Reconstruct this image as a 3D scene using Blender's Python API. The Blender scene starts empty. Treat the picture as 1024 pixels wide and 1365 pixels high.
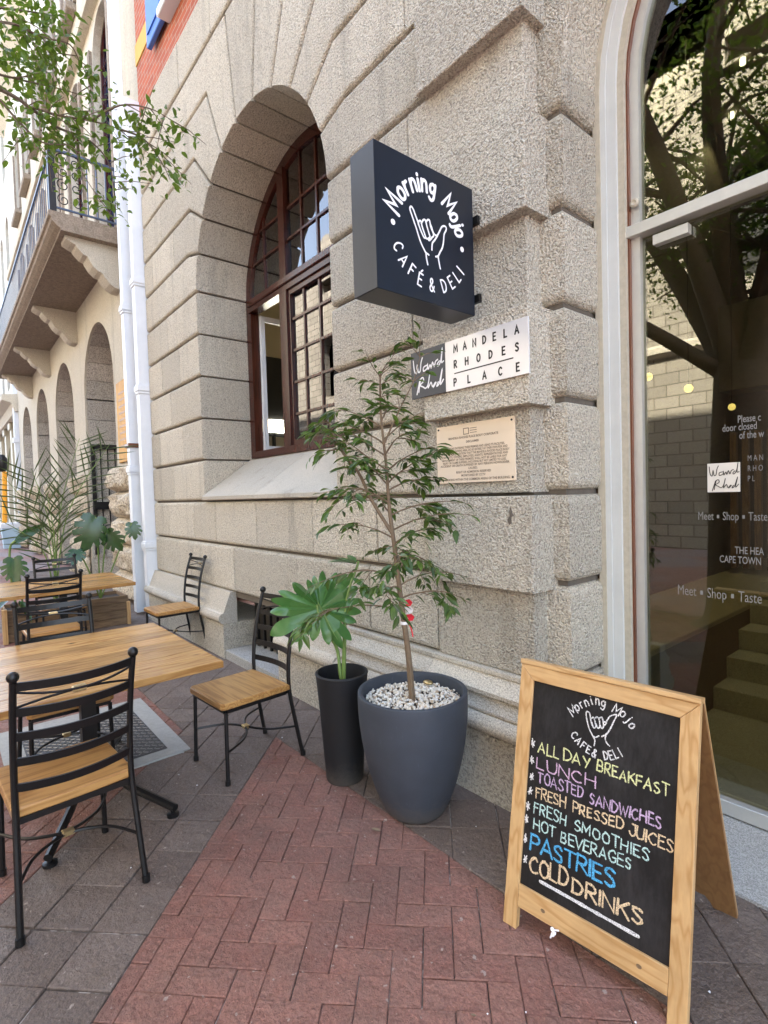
import bpy, bmesh, math, random
from mathutils import Vector, Matrix, noise
from mathutils.geometry import tessellate_polygon
R = math.radians
rnd = random.Random(11)
scene = bpy.context.scene
COL = scene.collection

# ------------------------------------------------------------------ camera, sky, sun, exposure
cam_d = bpy.data.cameras.new('camera'); cam = bpy.data.objects.new('camera', cam_d); COL.objects.link(cam)
cam_d.sensor_fit = 'HORIZONTAL'; cam_d.sensor_width = 36; cam_d.lens = 36 * 707.485 / 1024
cam_d.clip_start = 0.05; cam_d.clip_end = 1000
cx_, cy_, cz_ = Vector((0.63986, 0.76793, -0.02954)), Vector((-0.00663, 0.04394, 0.99901)), Vector((0.76846, -0.63903, 0.03321))
mw = Matrix(((cx_.x, cy_.x, cz_.x, 0), (cx_.y, cy_.y, cz_.y, 0), (cx_.z, cy_.z, cz_.z, 1.6), (0, 0, 0, 1)))
cam.matrix_world = mw
scene.camera = cam
SUN_EL, SUN_AZ = 43.0, 12.0      # the sun stands behind the granite building (+Y), SUN_AZ degrees towards +X, and lights the far side of the street
W = bpy.data.worlds.new("World"); scene.world = W; W.use_nodes = True
wn = W.node_tree.nodes; wl = W.node_tree.links
bg = wn['Background']; sky = wn.new('ShaderNodeTexSky'); sky.sky_type = 'NISHITA'; sky.sun_disc = False
sky.sun_elevation = R(SUN_EL); sky.sun_rotation = R(SUN_AZ); sky.dust_density = 2.5; sky.ozone_density = 1.0; sky.air_density = 1.0
hs = wn.new('ShaderNodeHueSaturation'); hs.inputs['Saturation'].default_value = 0.72
wl.new(sky.outputs[0], hs.inputs['Color']); wl.new(hs.outputs[0], bg.inputs['Color']); bg.inputs['Strength'].default_value = 0.145
sd = bpy.data.lights.new('sun', 'SUN'); sun = bpy.data.objects.new('sun', sd); COL.objects.link(sun)
sd.energy = 4.5; sd.angle = R(0.6); sd.color = (1.0, 0.93, 0.82)
sv = Vector((math.sin(R(SUN_AZ)) * math.cos(R(SUN_EL)), math.cos(R(SUN_AZ)) * math.cos(R(SUN_EL)), math.sin(R(SUN_EL))))
sun.rotation_euler = sv.to_track_quat('Z', 'Y').to_euler(); sun.location = (0, -20, 30)
scene.view_settings.view_transform = 'Standard'; scene.view_settings.look = 'None'
scene.view_settings.exposure = 3.5; scene.view_settings.gamma = 1
scene.render.engine = 'CYCLES'
try:
    scene.cycles.max_bounces = 8; scene.cycles.transparent_max_bounces = 24; scene.cycles.use_denoising = True
    scene.cycles.sample_clamp_indirect = 6
except Exception: pass

# ------------------------------------------------------------------ materials
class NT:
    def __init__(s, name):
        s.m = bpy.data.materials.new(name); s.m.use_nodes = True
        s.n = s.m.node_tree.nodes; s.l = s.m.node_tree.links
        s.bsdf = s.n['Principled BSDF']; s.out = s.n['Material Output']
    def new(s, t, ins=None, **kw):
        nd = s.n.new(t)
        for k, v in kw.items(): setattr(nd, k, v)
        for k, v in (ins or {}).items():
            if hasattr(v, 'is_output') or isinstance(v, bpy.types.NodeSocket): s.l.new(v, nd.inputs[k])
            else: nd.inputs[k].default_value = v
        return nd
    def set(s, **kw):
        for k, v in kw.items():
            k = {'Spec': 'Specular IOR Level'}.get(k, k.replace('_', ' '))
            if isinstance(v, bpy.types.NodeSocket): s.l.new(v, s.bsdf.inputs[k])
            else: s.bsdf.inputs[k].default_value = (*v, 1) if isinstance(v, tuple) and len(v) == 3 else v
    def pos(s, obj=False, scale=None):
        o = s.new('ShaderNodeTexCoord').outputs['Object'] if obj else s.new('ShaderNodeNewGeometry').outputs['Position']
        if scale: o = s.new('ShaderNodeVectorMath', {0: o, 1: scale}, operation='MULTIPLY').outputs[0]
        return o
    def noise(s, vec, scale, detail=2, rough=0.5, out='Fac'):
        return s.new('ShaderNodeTexNoise', {'Vector': vec, 'Scale': scale, 'Detail': detail, 'Roughness': rough}).outputs[out]
    def ramp(s, fac, stops):
        r = s.new('ShaderNodeValToRGB', {'Fac': fac}); cr = r.color_ramp
        while len(cr.elements) < len(stops): cr.elements.new(0.5)
        for e, (p, c) in zip(cr.elements, stops):
            e.position = p; e.color = (*c, 1) if not isinstance(c, (int, float)) else (c, c, c, 1)
        return r.outputs['Color']
    def mix(s, fac, a, b, mode='MIX'):
        n = s.new('ShaderNodeMix', data_type='RGBA', blend_type=mode)
        for i, v in ((0, fac), (6, a), (7, b)):
            if isinstance(v, bpy.types.NodeSocket): s.l.new(v, n.inputs[i])
            else: n.inputs[i].default_value = v if i == 0 else ((*v, 1) if len(v) == 3 else v)
        return n.outputs[2]
    def math(s, op, a, b=0.0, c=0.0, clamp=False):
        n = s.new('ShaderNodeMath', {0: a, 1: b, 2: c}, operation=op); n.use_clamp = clamp
        return n.outputs[0]
    def bump(s, h, strength=0.5, dist=0.01, chain=None):
        b = s.new('ShaderNodeBump', {'Height': h, 'Strength': strength, 'Distance': dist})
        if chain is not None: s.l.new(chain, b.inputs['Normal'])
        return b.outputs[0]
    def island(s): return s.new('ShaderNodeNewGeometry').outputs['Random Per Island']
    def objrand(s): return s.new('ShaderNodeObjectInfo').outputs['Random']

M = {}
def simple(name, col, rough=0.5, metal=0.0, spec=0.5, nscale=0, namt=0.15, bump=0, bscale=200, obj=True):
    t = NT(name); c = (*col, 1)
    if nscale:
        f = t.noise(t.pos(obj), nscale, 3, .6)
        c = t.mix(f, tuple(x * (1 - namt) for x in col), tuple(min(1, x * (1 + namt)) for x in col))
    t.set(Base_Color=c, Roughness=rough, Metallic=metal, Spec=spec)
    if bump: t.set(Normal=t.bump(t.noise(t.pos(obj), bscale, 2), bump, .002))
    M[name] = t.m; return t

def granite(name, light, dark, stain, fine=95, pit=62, bstr=0.9, bdist=.010, isl=0.16, pitdark=.55):
    t = NT(name); p = t.pos()
    big = t.noise(p, 1.1, 4, .6)
    sp = t.noise(p, fine * 2.4, 2, .7)
    pt = t.noise(p, pit, 2.5, .55)
    wv = t.noise(t.new('ShaderNodeVectorMath', {0: p, 1: t.new('ShaderNodeVectorMath', {0: t.noise(p, 30, 2, .5, 'Color'), 1: (.022, .022, .022)}, operation='MULTIPLY').outputs[0]}, operation='ADD').outputs[0], pit*1.25, 1.5, .5)
    c = t.mix(t.ramp(sp, [(.40, 0), (.58, 1)]), dark, light)
    c = t.mix(t.ramp(big, [(.35, 0), (.75, .55)]), c, stain)
    c = t.mix(t.ramp(wv, [(.37, pitdark), (.475, 0)]), c, tuple(x * .42 for x in dark))
    c = t.mix(t.ramp(wv, [(.52, 0), (.66, .55*min(1, pitdark*1.6))]), c, tuple(min(.85, x * 1.3) for x in light))
    k = t.math('MULTIPLY_ADD', t.island(), isl * 2, 1 - isl)
    c = t.mix(1.0, c, t.new('ShaderNodeCombineColor', {0: k, 1: k, 2: k}).outputs[0], 'MULTIPLY')
    # old runs of dirt: long in z, patchy
    st = t.noise(t.pos(scale=(3.0, 3.0, .35)), 1.6, 5, .7)
    c = t.mix(t.ramp(st, [(.55, 0), (.8, .38)]), c, (.10, .085, .065))
    t.set(Base_Color=c, Roughness=.9, Spec=.25)
    h = t.math('ADD', t.math('ADD', t.math('MULTIPLY', wv, 1.3), t.math('MULTIPLY', pt, .5)), t.math('MULTIPLY', sp, .3))
    t.set(Normal=t.bump(h, bstr, bdist)); M[name] = t.m; return t
granite('granite', (.80, .73, .595), (.62, .56, .45), (.68, .595, .46), pit=72, bstr=1.0, bdist=.028, pitdark=.52, isl=.13)
granite('sill_stone', (.43, .405, .35), (.31, .29, .25), (.52, .45, .35), pit=110, bstr=.4, bdist=.004, pitdark=.2)
granite('granite_grey', (.58, .535, .45), (.38, .35, .29), (.44, .39, .31), pit=115, bstr=.7, bdist=.007, pitdark=.45)
granite('granite_step', (.42, .42, .40), (.22, .22, .21), (.33, .32, .30), pit=110, bstr=.3, bdist=.003, pitdark=.3)
granite('sandstone', (.58, .54, .445), (.47, .43, .34), (.50, .43, .33), fine=30, pit=30, bstr=.4, bdist=.006, pitdark=.15, isl=.08)
granite('rock_face', (.68, .60, .47), (.46, .39, .30), (.60, .50, .36), fine=40, pit=22, bstr=1.0, bdist=.03)
granite('jamb_stone', (.58, .54, .47), (.40, .36, .31), (.48, .42, .34), fine=40, pit=34, bstr=.8, bdist=.012)
granite('stone_under', (.29, .24, .19), (.19, .155, .12), (.20, .15, .105), fine=20, pit=12, bstr=.4, bdist=.01, pitdark=.2)  # dark brown; on the balcony slab this tone stands in for underside shade

def ashlar():
    t = NT('ashlar'); p = t.pos()
    sx = t.new('ShaderNodeSeparateXYZ', {0: p})
    v = t.new('ShaderNodeCombineXYZ', {0: t.math('ADD', sx.outputs[0], sx.outputs[1]), 1: sx.outputs[2]}).outputs[0]
    b = t.new('ShaderNodeTexBrick', {'Vector': v, 'Color1': (.37, .34, .29, 1), 'Color2': (.26, .24, .205, 1), 'Mortar': (.10, .09, .075, 1), 'Scale': 1.0,
        'Mortar Size': .016, 'Brick Width': .62, 'Row Height': .30, 'Bias': 0.0})
    c = t.mix(t.ramp(t.noise(p, 9, 5, .7), [(.3, .0), (.75, .45)]), b.outputs['Color'], (.30, .26, .21))
    t.set(Base_Color=c, Roughness=.9, Spec=.2, Normal=t.bump(t.noise(p, 25, 4), .6, .02)); M['ashlar'] = t.m
ashlar()

def upper_brick():
    t = NT('upper_brick'); p = t.pos(); sx = t.new('ShaderNodeSeparateXYZ', {0: p})
    v = t.new('ShaderNodeCombineXYZ', {0: sx.outputs[0], 1: sx.outputs[2]}).outputs[0]
    b = t.new('ShaderNodeTexBrick', {'Vector': v, 'Color1': (.42, .095, .035, 1), 'Color2': (.32, .07, .03, 1), 'Mortar': (.36, .27, .20, 1), 'Scale': 1.0,
        'Mortar Size': .006, 'Brick Width': .23, 'Row Height': .075})
    t.set(Base_Color=b.outputs['Color'], Roughness=.85, Normal=t.bump(b.outputs['Fac'], -.5, .004)); M['upper_brick'] = t.m
upper_brick()

def paver(name, a, b, dirt, bs=.5):
    t = NT(name); p = t.pos(); i = t.island()
    c = t.ramp(i, [(0, a), (.5, tuple((x + y) / 2 for x, y in zip(a, b))), (1, b)])
    c = t.mix(t.ramp(t.noise(p, 7, 5, .7), [(.35, 0), (.8, .75)]), c, dirt)
    c = t.mix(t.ramp(t.noise(p, 160, 3, .7), [(.35, .35), (.55, 0)]), c, tuple(x * .4 for x in a))
    c = t.mix(t.ramp(t.noise(p, 1.3, 4, .7), [(.48, 0), (.72, .5)]), c, tuple(x * .55 for x in dirt))
    c = t.mix(t.ramp(t.noise(p, 55, 4, .75), [(.38, .5), (.52, 0)]), c, tuple(x * .5 for x in a))
    c = t.mix(t.ramp(t.noise(p, 85, 3, .7), [(.58, 0), (.70, .45)]), c, tuple(min(.8, x * 1.55) for x in b))
    c = t.mix(t.ramp(t.noise(p, 34, 2, .5), [(.69, 0), (.73, .6)]), c, (.42, .36, .31))
    rr = t.ramp(t.noise(p, 5, 4, .6), [(.3, .55), (.7, .85)])
    h = t.math('ADD', t.noise(p, 38, 4, .7), t.math('MULTIPLY', t.noise(p, 7, 2), 1.6))
    t.set(Base_Color=c, Roughness=rr, Spec=.35, Normal=t.bump(h, bs, .016)); M[name] = t.m
paver('red_paver', (.235, .103, .078), (.305, .145, .108), (.195, .130, .102), .9)
paver('grey_paver', (.150, .115, .097), (.212, .168, .142), (.155, .113, .086), .9)
def far_paving():
    t = NT('far_paving'); p = t.pos()
    v = t.new('ShaderNodeVectorRotate', {'Vector': p, 'Axis': (0, 0, 1), 'Angle': R(45)}, rotation_type='AXIS_ANGLE').outputs[0]
    b = t.new('ShaderNodeTexBrick', {'Vector': v, 'Color1': (.30, .16, .13, 1), 'Color2': (.22, .12, .10, 1), 'Mortar': (.10, .08, .07, 1), 'Scale': 1.0,
        'Mortar Size': .004, 'Brick Width': .21, 'Row Height': .105})
    c = t.mix(t.ramp(t.noise(p, .5, 3), [(.45, 0), (.55, .8)]), b.outputs['Color'], (.22, .19, .19))
    t.set(Base_Color=c, Roughness=.8, Normal=t.bump(b.outputs['Fac'], -.4, .004)); M['far_paving'] = t.m
far_paving()
t_ = NT('sand_joint'); t_.set(Base_Color=t_.ramp(t_.noise(t_.pos(), 3.2, 5, .75), [(.42, (.05, .04, .035)), (.54, (.13, .11, .095)), (.60, (.50, .46, .42))]), Roughness=.95); M['sand_joint'] = t_.m

def wood(name, a, b, axis=1, scale=1.0, rough=.5, knots=True, rings=9, vary=.22):
    t = NT(name); o = t.pos(True)
    sc = [11.0 * scale] * 3; sc[axis] = .75 * scale
    q = t.new('ShaderNodeVectorMath', {0: o, 1: tuple(sc)}, operation='MULTIPLY').outputs[0]
    isl = t.island()
    off = t.new('ShaderNodeCombineXYZ', {0: t.math('MULTIPLY', isl, 37.0), 1: t.math('MULTIPLY', isl, 11.0), 2: t.math('MULTIPLY', isl, 23.0)}).outputs[0]
    q = t.new('ShaderNodeVectorMath', {0: q, 1: off}, operation='ADD').outputs[0]
    n1 = t.noise(q, 1.0, 3, .5)
    g = t.math('FRACT', t.math('MULTIPLY', n1, float(rings)))
    g = t.math('ABSOLUTE', t.math('SUBTRACT', g, .5))
    fib = t.noise(t.new('ShaderNodeVectorMath', {0: q, 1: (9, 9, 9)}, operation='MULTIPLY').outputs[0], 1.0, 2)
    c = t.mix(t.ramp(g, [(.0, 1), (.3, 0)]), a, b)
    c = t.mix(t.math('MULTIPLY', fib, .45), c, tuple(x * .6 for x in b))
    if knots:
        kq = t.new('ShaderNodeVectorMath', {0: o, 1: tuple(5.5 if i != axis else 3.0 for i in range(3))}, operation='MULTIPLY').outputs[0]
        kq = t.new('ShaderNodeVectorMath', {0: kq, 1: off}, operation='ADD').outputs[0]
        vor = t.new('ShaderNodeTexVoronoi', {'Vector': kq, 'Scale': 1.0}).outputs['Distance']
        c = t.mix(t.ramp(vor, [(.05, .85), (.11, 0)]), c, tuple(x * .28 for x in b))
    k = t.math('MULTIPLY_ADD', isl, vary * 2, 1 - vary)
    c = t.mix(1.0, c, t.new('ShaderNodeCombineColor', {0: k, 1: k, 2: k}).outputs[0], 'MULTIPLY')
    c = t.mix(t.ramp(t.noise(o, 6 * scale, 4, .6), [(.5, 0), (.8, .3)]), c, tuple(x * .45 for x in b))
    t.set(Base_Color=c, Roughness=rough, Spec=.45, Normal=t.bump(t.math('ADD', fib, g), .18, .0015)); M[name] = t.m
wood('table_wood', (.52, .30, .105), (.315, .15, .043), 1, rough=.26)
wood('seat_wood', (.49, .27, .09), (.31, .145, .042), 0, rough=.38)
wood('board_wood_v', (.62, .40, .185), (.47, .265, .10), 2, rough=.45, vary=.08)
wood('board_wood_h', (.62, .40, .185), (.47, .265, .10), 0, rough=.45, vary=.08)
wood('crate_wood', (.27, .18, .10), (.16, .10, .055), 1, rough=.8)
wood('mahogany', (.072, .018, .011), (.032, .009, .006), 2, rough=.22, knots=False, vary=.1)
wood('slat_wood', (.20, .11, .05), (.12, .06, .028), 2, rough=.5, knots=False)
wood('hardboard', (.30, .16, .06), (.24, .12, .045), 2, rough=.6, knots=False, vary=.05)

simple('black_iron', (.007, .0065, .0065), .40, 0, .4, 40, .4, .3, 120)
simple('brass', (.52, .40, .20), .35, .9, nscale=80, namt=.3)
simple('white_paint', (.68, .71, .745), .45, nscale=9, namt=.06, bump=.15, bscale=60)  # white with the sky's blue cast tinted in
simple('cream_paint', (.58, .60, .58), .5, nscale=7, namt=.10, bump=.2, bscale=40)
simple('cream_trim', (.46, .42, .33), .6, nscale=30, namt=.25)
simple('rust_strip', (.16, .055, .025), .35, .3, nscale=6, namt=.4)
simple('aluminium', (.62, .63, .60), .38, .55, nscale=25, namt=.07)
simple('steel', (.60, .58, .52), .34, .75, nscale=20, namt=.1)
simple('sign_black', (.006, .010, .019), .34, 0, .5, 14, .2)  # bluish black: sky reflection mixed into the base colour
simple('sign_white', (.86, .86, .88), .5)
simple('plate_metal', (.78, .78, .78), .34, .25, nscale=5, namt=.06)
simple('plate_dark', (.055, .058, .066), .4, .2, nscale=8, namt=.15)
simple('glass_letter', (.20, .20, .19), .6)
simple('band_yellow', (.62, .36, .08), .8, nscale=12, namt=.15)
simple('letter_black', (.015, .015, .015), .5)
simple('plaque_beige', (.80, .67, .51), .36, .1, nscale=7, namt=.05)
simple('plaque_text', (.22, .16, .115), .6)
simple('gold_letter', (.34, .16, .02), .5)
simple('gold_plaque', (.52, .25, .008), .6, 0, nscale=7, namt=.35, bump=.4, bscale=30)
simple('pot_slate', (.042, .053, .072), .62, 0, .4, 9, .14, .35, 260)
simple('pot_black', (.009, .0095, .011), .6, 0, .4, 8, .3, .3, 220)
simple('soil', (.035, .026, .02), .95, nscale=60, namt=.5, bump=.8, bscale=90)
simple('blackboard', (.008, .0075, .008), .62, 0, .35, 16, .35)
simple('blue_shutter', (.05, .16, .55), .5, nscale=20, namt=.15)
simple('plaster_beige', (.54, .47, .34), .8, nscale=3, namt=.08)
simple('ledge_stone', (.30, .27, .20), .5, nscale=8, namt=.15)
simple('plaster_pale', (.68, .66, .60), .8, nscale=3, namt=.06)
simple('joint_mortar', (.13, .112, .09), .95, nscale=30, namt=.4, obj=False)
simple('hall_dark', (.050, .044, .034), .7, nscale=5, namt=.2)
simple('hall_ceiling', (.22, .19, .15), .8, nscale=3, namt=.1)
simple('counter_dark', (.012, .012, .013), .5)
simple('bark', (.16, .12, .085), .9, nscale=22, namt=.45, bump=1.0, bscale=30)
simple('young_bark', (.165, .115, .07), .8, nscale=60, namt=.3, bump=.6, bscale=120)
simple('plant_stem', (.14, .22, .05), .5, nscale=20, namt=.2)
simple('tape_red', (.72, .03, .05), .35)
simple('tape_white', (.85, .83, .83), .35)
simple('cast_iron_dark', (.055, .053, .052), .6, .4, nscale=30, namt=.3)
simple('cast_iron', (.24, .24, .235), .5, .5, nscale=30, namt=.25)
simple('drain_concrete', (.31, .315, .30), .85, nscale=40, namt=.22, bump=.5, bscale=90)
simple('bin_blue', (.38, .52, .62), .5)
simple('orange_paint', (.85, .36, .02), .45)
simple('rail_iron', (.07, .095, .15), .32, .3, nscale=20, namt=.3)  # black rail, blue sky sheen put into its colour
def leafmat(name, a, b, tr=.22, rough=.42, spec=.5):
    t = NT(name); i = t.island()
    c = t.ramp(i, [(0, a), (.55, tuple((x + y) / 2 for x, y in zip(a, b))), (1, b)])
    c = t.mix(t.noise(t.pos(), 30, 2), c, tuple(x * .75 for x in a))
    t.set(Base_Color=c, Roughness=rough, Spec=spec)
    tl = t.new('ShaderNodeBsdfTranslucent', {'Color': t.mix(.5, c, (.22, .34, .03))})
    ms = t.new('ShaderNodeMixShader', {0: tr, 1: t.bsdf.outputs[0], 2: tl.outputs[0]})
    t.l.new(ms.outputs[0], t.out.inputs[0]); M[name] = t.m
leafmat('ficus_leaf', (.026, .064, .015), (.17, .27, .045), .28, .32)
leafmat('philo_leaf', (.055, .160, .040), (.10, .22, .060), .14, .28)
leafmat('monstera_leaf', (.010, .048, .008), (.026, .095, .014), .1, .25)
leafmat('palm_leaf', (.040, .062, .022), (.085, .11, .04), .15)
leafmat('street_leaf', (.065, .135, .018), (.24, .34, .045), .45)
leafmat('far_leaf', (.18, .26, .03), (.40, .48, .06), .4)
def glass(name, tint, base=.06, k=1.0, gc=(1, 1, 1)):
    t = NT(name); t.n.remove(t.bsdf)
    fr = t.new('ShaderNodeFresnel', {'IOR': 1.55}).outputs[0]
    fac = t.math('MULTIPLY_ADD', fr, k, base, clamp=True)
    tp = t.new('ShaderNodeBsdfTransparent', {'Color': (*tint, 1)}); gl = t.new('ShaderNodeBsdfGlossy', {'Color': (*gc, 1), 'Roughness': .003})
    ms = t.new('ShaderNodeMixShader', {0: fac, 1: tp.outputs[0], 2: gl.outputs[0]})
    t.l.new(ms.outputs[0], t.out.inputs[0]); M[name] = t.m
glass('door_glass', (.68, .69, .54), .045, 1.05)
glass('window_glass', (.85, .85, .80), .05, 1.1)
glass('far_glass', (.10, .14, .22), .30, 1.0, (.34, .50, .95))  # blue gloss tint paints the sky's reflection into this glass
def emit(name, col, s):
    t = NT(name); t.set(Base_Color=col, Emission_Color=(*col, 1), Emission_Strength=s); M[name] = t.m
emit('globe_light', (1.0, .76, .30), .17); emit('spot_light', (1.0, .95, .85), .5); emit('panel_light', (1.0, .95, .76), 3.5)
def chalk(name, col):
    t = NT(name); n = t.noise(t.pos(True), 420, 3, .7)
    t.set(Base_Color=t.mix(t.ramp(n, [(.41, 0), (.56, 1)]), tuple(x * .28 for x in col), col), Roughness=.95, Spec=.1); M[name] = t.m
for n_, c_ in dict(white=(.85, .85, .85), yellow=(.80, .82, .42), pink=(.72, .50, .68), lilac=(.62, .46, .66), peach=(.85, .66, .42), mint=(.58, .80, .76), blue=(.12, .48, .82)).items(): chalk('chalk_' + n_, c_)

def dusty(name, col, dust):     # pots: splash dirt and scuffs towards the foot
    t = NT(name); p = t.pos(True); z = t.new('ShaderNodeSeparateXYZ', {0: p}).outputs[2]
    n = t.noise(p, 26, 5, .7)
    k = t.math('ADD', t.ramp(z, [(.0, .75), (.16, .12), (.4, 0)]), t.math('MULTIPLY_ADD', n, .9, -.45))
    c = t.mix(t.ramp(t.noise(p, 9, 4, .6), [(.3, 0), (.8, .5)]), col, tuple(x * 1.5 for x in col))
    c = t.mix(t.ramp(k, [(.25, 0), (.8, .75)]), c, dust)
    c = t.mix(t.ramp(t.noise(t.pos(True, (60, 60, 9)), 1, 3, .7), [(.66, 0), (.74, .35)]), c, tuple(x * 2.2 for x in col))
    t.set(Base_Color=c, Roughness=.62, Spec=.4, Normal=t.bump(t.noise(p, 240, 2), .3, .002)); M[name] = t.m
dusty('pot_slate', (.040, .047, .060), (.11, .095, .08)); dusty('pot_black', (.009, .0095, .011), (.07, .06, .05))

def board_black():
    t = NT('blackboard'); p = t.pos(True)
    a = t.noise(t.pos(True, (5, 5, 3)), 1.0, 5, .75); b = t.noise(t.pos(True, (90, 90, 14)), 1.0, 3, .7)
    c = t.mix(t.ramp(t.math('MULTIPLY', a, t.math('MULTIPLY_ADD', b, .8, .6)), [(.42, 0), (.75, .8)]), (.0075, .007, .0075), (.034, .033, .034))
    t.set(Base_Color=c, Roughness=.6, Spec=.35); M['blackboard'] = t.m
board_black()

# ------------------------------------------------------------------ geometry helpers
def wloc(o):
    v = Vector((0, 0, 0))
    while o is not None: v = v + o.location; o = o.parent
    return v
def link(o, parent=None):
    COL.objects.link(o)
    if parent is not None: o.parent = parent
    return o
class MB:
    def __init__(s): s.v = []; s.f = []
    def add(s, vs, fs):
        b = len(s.v); s.v += [tuple(x) for x in vs]; s.f += [tuple(b + i for i in f) for f in fs]
    def box(s, x0, x1, y0, y1, z0, z1, bev=0.0):
        if bev <= 0:
            s.add([(x0,y0,z0),(x1,y0,z0),(x1,y1,z0),(x0,y1,z0),(x0,y0,z1),(x1,y0,z1),(x1,y1,z1),(x0,y1,z1)],
                  [(0,3,2,1),(4,5,6,7),(0,1,5,4),(1,2,6,5),(2,3,7,6),(3,0,4,7)]); return
        s.rings([[(x0+a,y0+a,z),(x1-a,y0+a,z),(x1-a,y1-a,z),(x0+a,y1-a,z)] for a, z in ((bev,z0),(0,z0+bev),(0,z1-bev),(bev,z1))])
    def rings(s, rs, closed=True, cap=True):
        n = len(rs[0]); b = len(s.v)
        for r in rs: s.v += [tuple(p) for p in r]
        for k in range(len(rs) - 1):
            for i in range(n if closed else n - 1):
                j = (i + 1) % n; s.f.append((b+k*n+i, b+k*n+j, b+(k+1)*n+j, b+(k+1)*n+i))
        if cap and closed:
            s.f.append(tuple(b + i for i in reversed(range(n)))); s.f.append(tuple(b + (len(rs)-1)*n + i for i in range(n)))
    def obox(s, c, ax, half):     # oriented box, ax = 3 unit vectors
        vs = []
        for k in (-1, 1):
            for a, b_ in ((-1,-1),(1,-1),(1,1),(-1,1)):
                vs.append(Vector(c) + ax[0]*a*half[0] + ax[1]*b_*half[1] + ax[2]*k*half[2])
        s.add(vs, [(0,3,2,1),(4,5,6,7),(0,1,5,4),(1,2,6,5),(2,3,7,6),(3,0,4,7)])
    def tube(s, path, rad, n=8, cap=True):
        P = [Vector(p) for p in path]; m = len(P)
        rad = rad if isinstance(rad, (list, tuple)) else [rad] * m
        t = (P[1] - P[0]).normalized(); u = t.orthogonal().normalized(); rs = []
        for i in range(m):
            t = (P[min(i+1, m-1)] - P[max(i-1, 0)])
            t = t.normalized() if t.length > 1e-9 else Vector((0, 0, 1))
            u = (u - t * u.dot(t)); u = u.normalized() if u.length > 1e-6 else t.orthogonal().normalized()
            w = t.cross(u)
            rs.append([P[i] + (u*math.cos(2*math.pi*k/n) + w*math.sin(2*math.pi*k/n)) * rad[i] for k in range(n)])
        s.rings(rs, True, cap)
    def strip(s, path, wdir, hw, th):   # flat bar: width along wdir (vector), thickness th across
        P = [Vector(p) for p in path]; m = len(P); rs = []; wd = Vector(wdir).normalized()
        for i in range(m):
            t = (P[min(i+1, m-1)] - P[max(i-1, 0)]).normalized(); nn = t.cross(wd).normalized()
            rs.append([P[i] + wd*hw + nn*th, P[i] - wd*hw + nn*th, P[i] - wd*hw - nn*th, P[i] + wd*hw - nn*th])
        s.rings(rs, True, True)
    def lathe(s, prof, n=48, c=(0, 0), cap=True):
        s.rings([[(c[0] + r*math.cos(2*math.pi*k/n), c[1] + r*math.sin(2*math.pi*k/n), z) for k in range(n)] for r, z in prof], True, cap)
    def ball(s, c, r, n=10):
        c = Vector(c)
        s.rings([[c + Vector((math.cos(2*math.pi*k/n)*math.cos(a), math.sin(2*math.pi*k/n)*math.cos(a), math.sin(a)))*r for k in range(n)]
                 for a in [R(-88 + 176*i/(n//2+1)) for i in range(n//2+2)]], True, True)
    def extr(s, prof, x0, x1, ax='x', cap=True):   # profile (a,b) swept along an axis
        f = {'x': lambda t, a, b: (t, a, b), 'y': lambda t, a, b: (a, t, b), 'z': lambda t, a, b: (a, b, t)}[ax]
        s.rings([[f(t, a, b) for a, b in prof] for t in (x0, x1)], True, cap)
    def leaf(s, c, d, nrm, L, Wd, fold=.25, droop=.15, pts=3):
        c, d, nrm = Vector(c), Vector(d).normalized(), Vector(nrm)
        sd_ = d.cross(nrm)
        if sd_.length < 1e-4: sd_ = d.orthogonal()
        sd_.normalize(); nn = sd_.cross(d).normalized(); vs = [c]; 
        sh = {1: [(.45, 1)], 2: [(.3, .9), (.66, .8)], 3: [(.2, .68), (.48, 1), (.76, .62)]}[pts]
        for tt, w in sh:
            m = c + d*L*tt - nn*L*droop*tt*tt
            vs += [m + sd_*Wd*.5*w + nn*Wd*fold*w, m, m - sd_*Wd*.5*w + nn*Wd*fold*w]
        vs.append(c + d*L - nn*L*droop); e = len(vs) - 1; fs = [(0, 2, 1), (0, 3, 2)]
        for k in range(len(sh) - 1):
            a = 1 + 3*k; fs += [(a, a+1, a+4, a+3), (a+1, a+2, a+5, a+4)]
        a = 1 + 3*(len(sh) - 1); fs += [(a, a+1, e), (a+1, a+2, e)]
        s.add(vs, fs)
    def build(s, name, mat, parent=None, smooth=False, local=False, loc=None):
        me = bpy.data.meshes.new(name)
        off = Vector((0, 0, 0)) if local else (wloc(parent) if parent is not None else Vector((0, 0, 0)))
        if loc is not None: off = Vector(loc)
        me.from_pydata([tuple(Vector(p) - off) for p in s.v], [], s.f); me.update()
        bm = bmesh.new(); bm.from_mesh(me); bmesh.ops.recalc_face_normals(bm, faces=bm.faces); bm.to_mesh(me); bm.free()
        if smooth:
            for p in me.polygons: p.use_smooth = True
            try: me.set_sharp_from_angle(angle=R(smooth if smooth > 1 else 40))
            except Exception: pass
        o = bpy.data.objects.new(name, me); link(o, parent)
        if loc is not None: o.location = Vector(loc)
        me.materials.append(M[mat] if isinstance(mat, str) else mat)
        return o
def tag(o, label=None, cat=None, group=None, kind=None):
    if label: o['label'] = label
    if cat: o['category'] = cat
    if group: o['group'] = group
    if kind: o['kind'] = kind
    return o
def thing(name, label, cat, loc=(0, 0, 0), group=None, rotz=0):
    o = bpy.data.objects.new(name, None); link(o); o.location = loc; o.rotation_euler = (0, 0, rotz); o.empty_display_size = .1
    return tag(o, label, cat, group)
def copy_tree(o, parent=None):
    c = o.copy(); COL.objects.link(c); c.parent = parent
    for ch in list(o.children): copy_tree(ch, c)
    return c
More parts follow.
